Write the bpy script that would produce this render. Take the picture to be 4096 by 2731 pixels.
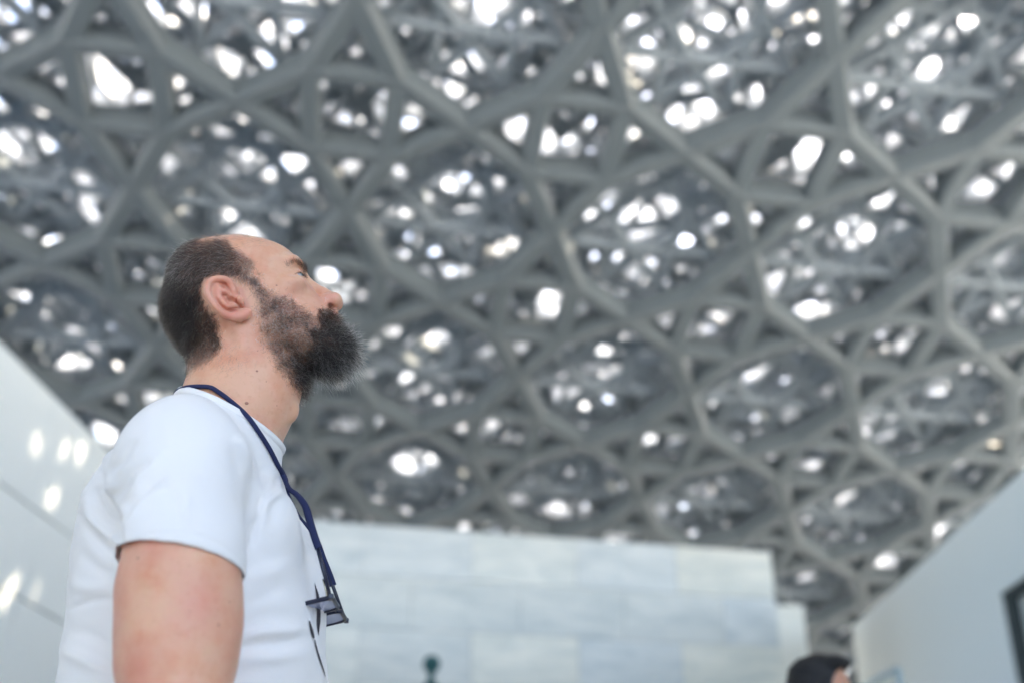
import bpy, bmesh, math, random
import numpy as np
from mathutils import Vector, Matrix
from mathutils.bvhtree import BVHTree

# ------------------------------------------------------------------ camera, world, sun, exposure
SC = bpy.context.scene
for o in list(bpy.data.objects):
    bpy.data.objects.remove(o)
COL = SC.collection
PITCH = math.radians(25.5)
CZ = 0.95
FPX = 4551.0                                   # focal length in pixels of the 4096 px wide photograph
cam_d = bpy.data.cameras.new('camera')
cam_d.sensor_width = 36.0
cam_d.lens = 36.0 * FPX / 4096.0
cam_d.clip_start = 0.05
cam_d.clip_end = 3000.0
cam_d.dof.use_dof = True
cam_d.dof.focus_distance = 1.49
cam_d.dof.aperture_fstop = 2.4
cam = bpy.data.objects.new('camera', cam_d)
COL.objects.link(cam)
cam.location = (0, 0, CZ)
cam.rotation_euler = (math.radians(90) + PITCH, 0, 0)
SC.camera = cam

SUN_EL = math.radians(46)
SUN_AZ = math.radians(56)                      # from +Y towards +X
world = bpy.data.worlds.new('World')
SC.world = world
world.use_nodes = True
wn = world.node_tree
wn.nodes.clear()
w_out = wn.nodes.new('ShaderNodeOutputWorld')
w_bg = wn.nodes.new('ShaderNodeBackground')
w_sky = wn.nodes.new('ShaderNodeTexSky')
w_sky.sky_type = 'NISHITA'
w_sky.sun_disc = False
w_sky.sun_elevation = SUN_EL
w_sky.sun_rotation = SUN_AZ
w_sky.air_density = 1.0
w_sky.dust_density = 5.0
w_sky.ozone_density = 1.0
w_bg.inputs['Strength'].default_value = 0.15
wn.links.new(w_sky.outputs['Color'], w_bg.inputs['Color'])
wn.links.new(w_bg.outputs['Background'], w_out.inputs['Surface'])

sun_d = bpy.data.lights.new('sun', 'SUN')
sun_d.energy = 2.6
sun_d.angle = math.radians(0.5)
sun_d.color = (1.0, 0.86, 0.66)
sun = bpy.data.objects.new('sun', sun_d)
COL.objects.link(sun)
sun_dir = Vector((math.sin(SUN_AZ) * math.cos(SUN_EL), math.cos(SUN_AZ) * math.cos(SUN_EL), math.sin(SUN_EL)))
sun.rotation_euler = sun_dir.to_track_quat('Z', 'Y').to_euler()
sun.location = (20, 20, 60)

SC.view_settings.view_transform = 'Standard'
SC.view_settings.look = 'None'
SC.view_settings.exposure = 3.05
SC.view_settings.gamma = 1.0
SC.view_settings.use_curve_mapping = False
SC.render.engine = 'CYCLES'
SC.cycles.use_denoising = True
SC.cycles.max_bounces = 8
SC.cycles.diffuse_bounces = 5
SC.cycles.sample_clamp_indirect = 6.0

RND = random.Random(7)
NPR = np.random.RandomState(5)

# ------------------------------------------------------------------ helpers
cP, sP = math.cos(PITCH), math.sin(PITCH)

def ray(px, py):
    dx = (px - 2048) / FPX
    dv = (1365.5 - py) / FPX
    return (dx, cP - dv * sP, sP + dv * cP)

def at_y(px, py, Y):
    d = ray(px, py)
    t = Y / d[1]
    return Vector((d[0] * t, Y, CZ + d[2] * t))

def at_z(px, py, Z):
    d = ray(px, py)
    t = (Z - CZ) / d[2]
    return Vector((d[0] * t, d[1] * t, Z))

def to_px(P):
    """where world points fall in the photograph (used to lay out regions of hair, colour, folds)"""
    x, y, z = P[..., 0], P[..., 1], P[..., 2] - CZ
    dep = y * cP + z * sP
    v = -y * sP + z * cP
    return 2048 + FPX * x / dep, 1365.5 - FPX * v / dep

def link(o, parent=None):
    COL.objects.link(o)
    if parent is not None:
        o.parent = parent
    return o

def thing(name, label, cat, loc=(0, 0, 0), group=None, kind=None):
    o = bpy.data.objects.new(name, None)
    o.empty_display_size = 0.2
    COL.objects.link(o)
    o.location = loc
    o['label'] = label
    o['category'] = cat
    if group: o['group'] = group
    if kind: o['kind'] = kind
    return o

def adopt(o, parent):
    o.parent = parent
    o.matrix_parent_inverse = Matrix.Translation(-Vector(parent.location))

def mesh_np(name, V, Fs, mat=None, parent=None, smooth=True):
    me = bpy.data.meshes.new(name)
    V = np.asarray(V, dtype=np.float32)
    Fs = np.asarray(Fs, dtype=np.int32)
    n, k = Fs.shape
    me.vertices.add(len(V)); me.vertices.foreach_set('co', V.ravel())
    me.loops.add(n * k); me.loops.foreach_set('vertex_index', Fs.ravel())
    me.polygons.add(n)
    me.polygons.foreach_set('loop_start', np.arange(0, n * k, k, dtype=np.int32))
    me.polygons.foreach_set('loop_total', np.full(n, k, dtype=np.int32))
    me.update(calc_edges=True)
    me.validate()
    if smooth:
        me.polygons.foreach_set('use_smooth', np.ones(len(me.polygons), dtype=bool))
    if mat: me.materials.append(mat)
    o = bpy.data.objects.new(name, me)
    COL.objects.link(o)
    if parent is not None: adopt(o, parent)
    return o

def bm_obj(name, bm, mat=None, parent=None, smooth=False):
    me = bpy.data.meshes.new(name)
    bm.to_mesh(me); bm.free()
    if smooth:
        for p in me.polygons: p.use_smooth = True
    if mat: me.materials.append(mat)
    o = bpy.data.objects.new(name, me)
    COL.objects.link(o)
    if parent is not None: adopt(o, parent)
    return o

def add_box(bm, c, half, rot=None, bevel=0.0):
    M = Matrix.Translation(Vector(c)) @ (rot.to_4x4() if rot is not None else Matrix.Identity(4)) @ Matrix.Diagonal((half[0] * 2, half[1] * 2, half[2] * 2, 1))
    r = bmesh.ops.create_cube(bm, size=1.0, matrix=M)
    if bevel > 0:
        es = list({e for v in r['verts'] for e in v.link_edges})
        bmesh.ops.bevel(bm, geom=es, offset=bevel, segments=2, affect='EDGES', profile=0.5)
    return r

def tube(path, radii, seg=12, flat=None, up=Vector((0, 0, 1)), caps=True):
    """tube along a path; radii scalar or list; flat = second radius ratio"""
    bm = bmesh.new()
    n = len(path)
    path = [Vector(p) for p in path]
    if not hasattr(radii, '__len__'): radii = [radii] * n
    rings = []
    for i, p in enumerate(path):
        t = (path[min(i + 1, n - 1)] - path[max(i - 1, 0)]).normalized()
        a = t.cross(up)
        if a.length < 1e-4: a = t.cross(Vector((0, 1, 0)))
        a.normalize()
        b = a.cross(t).normalized()
        ring = []
        for k in range(seg):
            an = 2 * math.pi * k / seg
            ring.append(bm.verts.new(p + a * math.cos(an) * radii[i] + b * math.sin(an) * radii[i] * (flat or 1.0)))
        rings.append(ring)
    for i in range(n - 1):
        for k in range(seg):
            bm.faces.new((rings[i][k], rings[i][(k + 1) % seg], rings[i + 1][(k + 1) % seg], rings[i + 1][k]))
    if caps:
        bm.faces.new(rings[0][::-1]); bm.faces.new(rings[-1])
    bmesh.ops.recalc_face_normals(bm, faces=bm.faces[:])
    return bm

def spline(pts, n):
    """Catmull-Rom through pts, n samples"""
    P = np.array([tuple(p) for p in pts], dtype=float)
    P = np.vstack([2 * P[0] - P[1], P, 2 * P[-1] - P[-2]])
    out = []
    m = len(pts) - 1
    for s in np.linspace(0, m, n):
        i = min(int(s), m - 1); t = s - i
        p0, p1, p2, p3 = P[i], P[i + 1], P[i + 2], P[i + 3]
        out.append(0.5 * ((2 * p1) + (-p0 + p2) * t + (2 * p0 - 5 * p1 + 4 * p2 - p3) * t * t + (-p0 + 3 * p1 - 3 * p2 + p3) * t ** 3))
    return np.array(out)

# materials
def mat_new(name):
    m = bpy.data.materials.new(name); m.use_nodes = True
    nt = m.node_tree
    b = nt.nodes['Principled BSDF']
    return m, nt, b

def nd(nt, typ, **kw):
    n = nt.nodes.new(typ)
    for k, v in kw.items():
        if k in n.inputs.keys(): n.inputs[k].default_value = v
        else: setattr(n, k, v)
    return n

def simple(name, col, rough=0.5, metal=0.0, bump=None, var=None, coat=0.0, spec=0.5):
    """principled with optional colour variation (scale, amount) and fine bump (scale, strength, distance)"""
    m, nt, b = mat_new(name)
    b.inputs['Base Color'].default_value = (*col, 1)
    b.inputs['Roughness'].default_value = rough
    b.inputs['Metallic'].default_value = metal
    b.inputs['Specular IOR Level'].default_value = spec
    b.inputs['Coat Weight'].default_value = coat
    tc = nd(nt, 'ShaderNodeTexCoord')
    if var:
        n = nd(nt, 'ShaderNodeTexNoise', Scale=var[0], Detail=5.0, Roughness=0.6)
        nt.links.new(tc.outputs['Object'], n.inputs['Vector'])
        mx = nd(nt, 'ShaderNodeMix', data_type='RGBA')
        mx.inputs[6].default_value = tuple(c * (1 - var[1]) for c in col) + (1,)
        mx.inputs[7].default_value = tuple(min(1, c * (1 + var[1])) for c in col) + (1,)
        nt.links.new(n.outputs['Fac'], mx.inputs[0]); nt.links.new(mx.outputs[2], b.inputs['Base Color'])
    if bump:
        n = nd(nt, 'ShaderNodeTexNoise', Scale=bump[0], Detail=4.0)
        nt.links.new(tc.outputs['Object'], n.inputs['Vector'])
        bp = nd(nt, 'ShaderNodeBump', Strength=bump[1], Distance=bump[2])
        nt.links.new(n.outputs['Fac'], bp.inputs['Height']); nt.links.new(bp.outputs['Normal'], b.inputs['Normal'])
    return m

# ------------------------------------------------------------------ ground
m_ground = simple('pale_stone_paving', (0.52, 0.52, 0.50), 0.6, var=(0.6, 0.1), bump=(30, 0.2, 0.01))
bm = bmesh.new()
bmesh.ops.create_grid(bm, x_segments=8, y_segments=8, size=1500)
g = bm_obj('ground', bm, m_ground); g['kind'] = 'structure'

# ------------------------------------------------------------------ lattice dome
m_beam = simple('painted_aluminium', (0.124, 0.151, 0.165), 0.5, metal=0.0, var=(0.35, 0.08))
m_mid = simple('lightened_grey_aluminium', (0.26, 0.305, 0.335), 0.45, var=(0.5, 0.08))  # lighter than the beams, so the shaded inner lattices look lit
m_upper = simple('pale_skylit_cladding', (0.86, 0.88, 0.90), 0.4, metal=0.0, var=(0.5, 0.1))  # whitened so the upper layers look lit by the sky
DH = 22.0
def dome_z(x, y):
    s = 0.5 * (y + math.sqrt(y * y + 36.0))            # flat behind the camera, falling away in front
    return CZ + DH - 0.25 * s
SA = np.array([5.263, 0.7548]); SB = np.array([-0.907, 6.0426]); SO = np.array([-9.017, 21.068])
def lat(a, b, dz=0.0):
    p = SO + SA * a + SB * b
    return Vector((p[0], p[1], dome_z(p[0], p[1]) + dz))

# one unit beam: a bevelled box of length 1 along X, width and depth 1
bm = bmesh.new()
add_box(bm, (0, 0, 0), (0.5, 0.5, 0.5))
es = [e for e in bm.edges if abs(e.verts[0].co.x - e.verts[1].co.x) > 0.5]
bmesh.ops.bevel(bm, geom=es, offset=0.14, segments=1, affect='EDGES', profile=0.5)
unit_beam = bpy.data.meshes.new('beam')
bm.to_mesh(unit_beam); bm.free()
unit_beam.materials.append(m_beam)
ub_v = np.array([tuple(v.co) for v in unit_beam.vertices])
ub_f = [tuple(p.vertices) for p in unit_beam.polygons]

def beam_matrix(p, q, w, d, ext):
    v = q - p
    L = v.length
    x = v / L
    y = Vector((0, 0, 1)).cross(x).normalized()
    z = x.cross(y)
    M = Matrix(((x.x * (L + ext), y.x * w, z.x * d, 0), (x.y * (L + ext), y.y * w, z.y * d, 0), (x.z * (L + ext), y.z * w, z.z * d, 0), (0, 0, 0, 1)))
    M.translation = (p + q) / 2
    return M

class BeamMesh:
    def __init__(s): s.V = []; s.F = []; s.n = 0
    def add(s, p, q, w, d, ext=0.0):
        if (q - p).length < 1e-3: return
        M = np.array(beam_matrix(p, q, w, d, ext))
        s.V.append(ub_v @ M[:3, :3].T + M[:3, 3])
        s.F += [tuple(i + s.n for i in f) for f in ub_f]
        s.n += len(ub_v)
    def build(s, name, mat, parent):
        me = bpy.data.meshes.new(name)
        me.from_pydata(np.vstack(s.V).tolist(), [], s.F)
        me.materials.append(mat)
        o = bpy.data.objects.new(name, me); COL.objects.link(o)
        adopt(o, parent); o['kind'] = 'stuff'
        return o

dome = thing('lattice_dome', 'grey layered lattice dome of star shaped beams high above the courtyard', 'dome', (0, 30, 0))
H = 0.183
star_edges = []
sq = [(-H, -H), (H, -H), (H, H), (-H, H)]
tips = [(0, -0.5), (0.5, 0), (0, 0.5), (-0.5, 0)]
for k in range(4):
    star_edges.append((sq[k], sq[(k + 1) % 4], 0.9))
    star_edges.append((sq[k], tips[k], 1.0))
    star_edges.append((sq[(k + 1) % 4], tips[k], 1.0))
cand = []
for a in range(-8, 12):
    for b in range(-12, 9):
        for (p, q, wf) in star_edges:
            P, Q = lat(a + p[0], b + p[1]), lat(a + q[0], b + q[1])
            m = (P + Q) / 2
            if m.y < (-14 if m.x > 6 else -44) or m.y > 74 or abs(m.x) > 42 or m.z < 4: continue  # unseen rear edge cut back on the right so skylight comes from there
            px, py = to_px(np.array([m.x, max(m.y, .01), m.z]))
            vis = -150 < px < 4250 and -150 < py < 2750 and m.y > 1
            cand.append((0 if vis else 1, m.length, P, Q, wf))
cand.sort(key=lambda t: t[:2])
rest = BeamMesh()
for k, (v, dist, P, Q, wf) in enumerate(cand):
    w = 0.55 * wf
    if k < 298 and v == 0:
        o = bpy.data.objects.new('beam', unit_beam)
        COL.objects.link(o)
        o.parent = dome
        o.matrix_parent_inverse = Matrix.Translation(-Vector(dome.location))
        o.matrix_basis = beam_matrix(P, Q, w, 0.62 + 0.004 * RND.random(), w * 0.35)
    else:
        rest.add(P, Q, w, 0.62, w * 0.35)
rest.build('far_and_unseen_beams', m_beam, dome)

# second layer: rings and crossing chords in the octagonal voids, small crosses in the squares
def ring_layer(name, mat, dz, w, d, voids):
    B = BeamMesh()
    for a in range(-8, 12):
        for b in range(-12, 9):
            c = lat(a + .5, b + .5)
            if c.y < (-14 if c.x > 6 else -44) or c.y > 74 or abs(c.x) > 42 or c.z < 4: continue
            for fn in voids: fn(B, a, b, dz, w, d)
    return B.build(name, mat, dome)
def cellr(a, b, s):
    return ((a * 73856093 ^ b * 19349663 ^ s * 83492791) % 1009) / 1009.0
def vring(r, n, ph):
    def f(B, a, b, dz, w, d):
        q = cellr(a, b, 1); c0, c1 = .5 + .03 * (q - .5), .5 + .03 * (cellr(a, b, 2) - .5)
        P = [lat(a + c0 + r * math.cos(2 * math.pi * (k + ph + q) / n), b + c1 + r * math.sin(2 * math.pi * (k + ph + q) / n), dz) for k in range(n)]
        for k in range(n): B.add(P[k], P[(k + 1) % n], w, d, w * .3)
    return f
def vchord(r, n, step, ph):
    def f(B, a, b, dz, w, d):
        q = 0; rr_ = [r] * n
        P = [lat(a + .5 + rr_[k] * math.cos(2 * math.pi * (k + ph + q) / n), b + .5 + rr_[k] * math.sin(2 * math.pi * (k + ph + q) / n), dz + 0.05 * (k % 3)) for k in range(n)]
        for k in range(n): B.add(P[k], P[(k + step) % n], w * .8, d, w * .2)
    return f
def vsquare(B, a, b, dz, w, d):
    for r, z in ((.155, 0.0), (.085, .5)):
        P = [lat(a + r * math.cos(math.pi / 2 * k + z), b + r * math.sin(math.pi / 2 * k + z), dz + z) for k in range(4)]
        for k in range(4): B.add(P[k], P[(k + 1) % 4], w, d, w * .3)
    for k in range(2):
        t = math.pi / 2 * k + .6 + cellr(a, b, 9)
        B.add(lat(a + .26 * math.cos(t), b + .26 * math.sin(t), dz + 1.2 + .3 * k), lat(a - .26 * math.cos(t), b - .26 * math.sin(t), dz + 1.2 + .3 * k), w * 1.3, d, 0)
    for k in range(4):
        t = math.pi / 2 * k
        P = lat(a + .30 * math.cos(t) , b + .30 * math.sin(t), dz + .6)
        for s_ in (-1, 1): B.add(P, lat(a + .2 * math.cos(t + s_ * 1.2), b + .2 * math.sin(t + s_ * 1.2), dz + .6), w, d, 0)
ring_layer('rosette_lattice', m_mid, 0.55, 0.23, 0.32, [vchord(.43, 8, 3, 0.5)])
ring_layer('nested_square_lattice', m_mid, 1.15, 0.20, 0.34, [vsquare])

OPEN = {(0, 0): .52, (2, -1): .58, (2, 0): .48, (3, -1): .45, (3, 0): .5, (1, 1): .45, (2, 1): .55, (3, 1): .55, (0, -1): .45, (-1, 0): .5, (1, 2): .4}
def sstep0(a, b, x):
    t = min(max((x - a) / (b - a), 0), 1); return t * t * (3 - 2 * t)
def star_layer(name, mat, dz, scale, rot, off, wfrac, d):
    B = BeamMesh()
    ca, sa = math.cos(rot), math.sin(rot)
    n = int(14 / scale)
    for i in range(-n, n):
        for j in range(-n, n):
            ci, cj = i, j
            # centre in base lattice units
            ax = (ca * ci - sa * cj) * scale + off[0]
            bx = (sa * ci + ca * cj) * scale + off[1]
            if not (-8 < ax < 12 and -12 < bx < 9): continue
            c = lat(ax, bx)
            if c.y < (-14 if c.x > 6 else -44) or c.y > 74 or abs(c.x) > 40 or c.z < 4: continue
            u, v = ax - math.floor(ax) - .5, bx - math.floor(bx) - .5
            cell = (math.floor(ax), math.floor(bx))
            nz = .5 + .25 * (math.sin(ax * 9.1 + 1.3 * math.sin(bx * 5.3)) + math.sin(bx * 8.3 + 1.7 * math.sin(ax * 6.1 + 2)))
            opn = .04 + .30 * nz + OPEN.get(cell, 0.1) * .45 * (1 - sstep0(0.25, 0.5, math.hypot(u, v)))
            w0 = 5.5 * scale * wfrac * (1.0 - opn)
            for (p, q, wf) in star_edges:
                P = lat(ax + (ca * p[0] - sa * p[1]) * scale, bx + (sa * p[0] + ca * p[1]) * scale, dz)
                Q = lat(ax + (ca * q[0] - sa * q[1]) * scale, bx + (sa * q[0] + ca * q[1]) * scale, dz)
                B.add(P, Q, w0 * wf, d, w0 * .3)
    return B.build(name, mat, dome)
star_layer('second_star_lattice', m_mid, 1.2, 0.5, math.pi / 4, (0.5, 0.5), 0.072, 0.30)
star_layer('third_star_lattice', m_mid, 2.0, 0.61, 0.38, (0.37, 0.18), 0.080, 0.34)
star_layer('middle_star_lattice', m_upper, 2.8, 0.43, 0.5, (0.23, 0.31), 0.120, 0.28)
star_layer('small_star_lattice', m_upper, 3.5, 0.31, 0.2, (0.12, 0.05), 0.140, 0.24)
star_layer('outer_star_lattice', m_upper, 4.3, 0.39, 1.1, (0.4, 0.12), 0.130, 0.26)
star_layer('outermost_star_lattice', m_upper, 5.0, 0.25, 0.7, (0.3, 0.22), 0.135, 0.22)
# ------------------------------------------------------------------ walls of the courtyard
m_white = simple('white_wall_cladding', (0.86, 0.87, 0.83), 0.55, var=(0.3, 0.03), bump=(3, 0.05, 0.01))
m_rwall = simple('cool_white_wall_cladding', (0.80, 0.85, 0.86), 0.55, var=(0.3, 0.03), bump=(3, 0.05, 0.01))
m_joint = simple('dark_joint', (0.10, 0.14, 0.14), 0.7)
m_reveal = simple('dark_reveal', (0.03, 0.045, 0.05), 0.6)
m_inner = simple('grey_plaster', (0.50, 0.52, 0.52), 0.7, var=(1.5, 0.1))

def oriented_wall(A, B, H, side):
    """basis of a wall face from ground point under A to B; side = +1 body lies to the right of A->B"""
    A = Vector((A.x, A.y, 0)); B = Vector((B.x, B.y, 0))
    u = (B - A).normalized()
    n = Vector((u.y, -u.x, 0)) * side
    return A, u, n, (B - A).length

def wall_box(bm, A, u, n, s0, s1, z0, z1, t0, t1, bevel=0.0):
    """box on a wall: s along, z up, t into the wall body"""
    c = A + u * ((s0 + s1) / 2) + n * ((t0 + t1) / 2) + Vector((0, 0, (z0 + z1) / 2))
    R = Matrix((u, n, Vector((0, 0, 1)))).transposed()
    if R.determinant() < 0: R = Matrix((-u, n, Vector((0, 0, 1)))).transposed()
    add_box(bm, c, (abs(s1 - s0) / 2, abs(t1 - t0) / 2, abs(z1 - z0) / 2), R, bevel)

def hit_wall(px, py, A, n):
    d = Vector(ray(px, py))
    t = (A - Vector((0, 0, CZ))).dot(n) / d.dot(n)
    return Vector((0, 0, CZ)) + d * t

# right wall with a deep doorway
HR = 7.6
ra, rb = at_z(4071, 1900, HR), at_z(3408, 2504, HR)
A, u, n, L = oriented_wall(ra, rb, HR, 1)          # runs away from the camera, body to the right
rw = thing('right_gallery_wall', 'smooth white gallery wall on the right with a deep dark doorway', 'wall', (A.x, A.y, 0), kind='thing')
p1 = hit_wall(3995, 2372, A, n)                    # upper far corner of the opening
so = (p1 - A).dot(u); zo = p1.z
S0 = -26.0
bm = bmesh.new()
wall_box(bm, A, u, n, so, L, 0, HR, 0, 5.0)
wall_box(bm, A, u, n, so - 4.2, so, zo, HR, 0, 5.0)
wall_box(bm, A, u, n, S0, so - 4.2, 0, HR, 0, 5.0)
bm_obj('wall_block', bm, m_rwall, rw)
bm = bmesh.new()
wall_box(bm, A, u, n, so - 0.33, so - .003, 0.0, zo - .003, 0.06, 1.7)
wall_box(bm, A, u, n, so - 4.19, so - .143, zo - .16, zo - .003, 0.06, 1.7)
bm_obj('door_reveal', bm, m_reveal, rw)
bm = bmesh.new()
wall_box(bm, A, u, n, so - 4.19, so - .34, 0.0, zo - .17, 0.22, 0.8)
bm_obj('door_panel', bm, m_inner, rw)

# left wall made of big flush panels
HL = 6.2
la, lb = at_z(0, 1368, HL), at_z(419, 1788, HL)
A, u, n, L = oriented_wall(la, lb, HL, -1)
lw = thing('left_gallery_wall', 'white panelled gallery wall on the left with warm spots of sunlight', 'wall', (A.x, A.y, 0), kind='thing')
bm = bmesh.new()
wall_box(bm, A, u, n, -26, 14, 0, HL - .02, 0.05, 4.0)
bm_obj('wall_core', bm, m_joint, lw)
j1 = hit_wall(40, 1960, A, n)
j2 = hit_wall(70, 2385, A, n)                      # joint crossing low on the wall
zj1, zj2 = j1.z, j2.z
sj = (j2 - A).dot(u)
rows = [(0, zj2 - .012), (zj2 + .012, zj1 - .012), (zj1 + .012, HL)]
PW = 3.4
for (z0, z1) in rows:
    k = -8
    while sj + k * PW < 14:
        s0, s1 = max(sj + k * PW, -26), min(sj + (k + 1) * PW, 14)
        k += 1
        if s1 <= s0: continue
        bm = bmesh.new()
        wall_box(bm, A, u, n, s0 + (.02 if z1 < zj2 else .004), s1 - .004, z0, z1, 0, 0.05, 0.004)
        bm_obj('panel', bm, m_white, lw)

# marble clad block in the middle
def marble(name, base, seed):
    m, nt, b = mat_new(name)
    tc = nd(nt, 'ShaderNodeTexCoord')
    mp = nd(nt, 'ShaderNodeMapping'); mp.inputs['Scale'].default_value = (0.6, 0.6, 2.6); mp.inputs['Location'].default_value = (seed * 7.3, seed * 3.1, seed * 5.7)
    mp.inputs['Rotation'].default_value = (0, 0.12 * seed - 0.2, 0)
    nt.links.new(tc.outputs['Object'], mp.inputs['Vector'])
    n1 = nd(nt, 'ShaderNodeTexNoise', Scale=1.3, Detail=8.0, Roughness=0.65, Distortion=0.8)
    nt.links.new(mp.outputs[0], n1.inputs['Vector'])
    r = nd(nt, 'ShaderNodeValToRGB')
    r.color_ramp.elements[0].position = 0.3; r.color_ramp.elements[0].color = (base[0] * .72, base[1] * .77, base[2] * .80, 1)
    r.color_ramp.elements[1].position = 0.62; r.color_ramp.elements[1].color = (*base, 1)
    nt.links.new(n1.outputs['Fac'], r.inputs[0]); nt.links.new(r.outputs[0], b.inputs['Base Color'])
    b.inputs['Roughness'].default_value = 0.35
    return m
m_marbles = [marble('veined_marble_%s' % w, c, i) for i, (w, c) in enumerate([('pale', (0.82, 0.81, 0.75)), ('grey', (0.72, 0.72, 0.68)), ('blue', (0.74, 0.75, 0.73)), ('warm', (0.84, 0.81, 0.72))])]
ma = at_y(1219, 2078, 24.0)
HM = ma.z
mb = at_z(3083, 2206, HM)
A, u, n, L = oriented_wall(ma, mb, HM, -1)
if n.y < 0: n = -n
mw = thing('marble_block_wall', 'large block clad in pale veined marble slabs behind the bearded man', 'wall', (A.x, A.y, 0), kind='thing')
bm = bmesh.new()
wall_box(bm, A, u, n, -9, L - .06, 0, HM - .03, 0.06, 6.0)
bm_obj('wall_core', bm, m_inner, mw)
SWID, SHGT = 2.42, 1.12
slab_meshes = {}
row = 0
z1 = HM
while z1 > 0.02:
    z0 = max(z1 - SHGT, 0)
    s1 = L
    k = 0
    while s1 > -9:
        w = SWID if not (k == 0 and row % 2) else SWID * .55
        s0 = max(s1 - w, -9)
        bm = bmesh.new()
        wall_box(bm, A, u, n, s0 + .006, s1 - .006, z0 + .006, z1 - .006, NPR.uniform(-.002, .003), 0.06)
        bm_obj('slab', bm, m_marbles[NPR.randint(4)], mw)
        s1 = s0; k += 1
    # return side
    z1 = z0; row += 1
bm = bmesh.new()
wall_box(bm, A, u, n, L - .055, L, 0, HM - .01, 0.065, 6.0)
bm_obj('side_slab', bm, m_marbles[0], mw)

# white pier beyond
ca = at_y(3050, 2418, 33.0); cb = at_y(3212, 2418, 33.0)
cw = thing('white_pier', 'narrow white pier standing behind the right corner of the marble block', 'pier', (ca.x, 33, 0))
bm = bmesh.new()
add_box(bm, ((ca.x + cb.x) / 2, 34.0, (ca.z - .25) / 2), ((cb.x - ca.x) / 2, 1.0, (ca.z - .25) / 2), None, 0.01)
bm_obj('shaft', bm, m_white, cw)
bm = bmesh.new()
add_box(bm, ((ca.x + cb.x) / 2, 34.0, ca.z - .12), ((cb.x - ca.x) / 2 + .006, 1.006, .12), None, 0.01)
bm_obj('coping', bm, m_white, cw)

# raised terrace with a glass balustrade at the foot of the right wall
m_glass, nt, b = mat_new('pale_green_glass')
b.inputs['Base Color'].default_value = (0.93, 0.97, 0.96, 1); b.inputs['Roughness'].default_value = 0.02
b.inputs['Transmission Weight'].default_value = 1.0; b.inputs['IOR'].default_value = 1.2
m_steel = simple('brushed_steel', (0.33, 0.41, 0.43), 0.45, metal=0.6)
YB = 13.0
pt = at_y(3590, 2662, YB); pl = at_y(3470, 2731, YB)
sl = (pl.z - pt.z) / (pl.x - pt.x)
ter = thing('terrace_block', 'low white terrace block at the foot of the right wall', 'terrace', (pt.x, YB, 0))
bm = bmesh.new(); add_box(bm, (pt.x - 1.2, YB + 1.0, (pt.z - 1.4) / 2), (2.4, 1.6, (pt.z - 1.4) / 2), None, 0.01)
bm_obj('block', bm, m_white, ter)
bal = thing('glass_balustrade', 'pale glass balustrade with a sloping handrail in front of the right wall', 'balustrade', (pt.x, YB, pt.z - 1.4))
bm = bmesh.new(); add_box(bm, (pt.x, YB, pt.z - .72), (.035, .03, .70), None, 0.008)
bm_obj('post', bm, m_steel, bal)
bm_obj('handrail', tube([(pt.x, YB, pt.z - .02), (pt.x - 2.0, YB, pt.z - .02 - 2.0 * sl)], .03), m_steel, bal)
bm = bmesh.new()
P = [(pt.x - .05, pt.z - .07), (pt.x - 1.9, pt.z - .07 - 1.85 * sl), (pt.x - 1.9, pt.z - 1.38), (pt.x - .05, pt.z - 1.38)]
if P[1][1] < P[2][1] + .05: P[1] = (P[1][0], P[2][1] + .05)
vs = [bm.verts.new((x, YB + s * .008, z)) for s in (-1, 1) for (x, z) in P]
for f in ((0, 1, 2, 3), (7, 6, 5, 4), (0, 4, 5, 1), (1, 5, 6, 2), (2, 6, 7, 3), (3, 7, 4, 0)): bm.faces.new([vs[i] for i in f])
bmesh.ops.recalc_face_normals(bm, faces=bm.faces[:])
bm_obj('glass_panel', bm, m_glass, bal)
# ------------------------------------------------------------------ sculpting with distance fields
def smin(a, b, k):
    h = np.clip(0.5 + 0.5 * (b - a) / k, 0, 1)
    return b + (a - b) * h - k * h * (1 - h)
def smax(a, b, k): return -smin(-a, -b, k)

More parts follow.
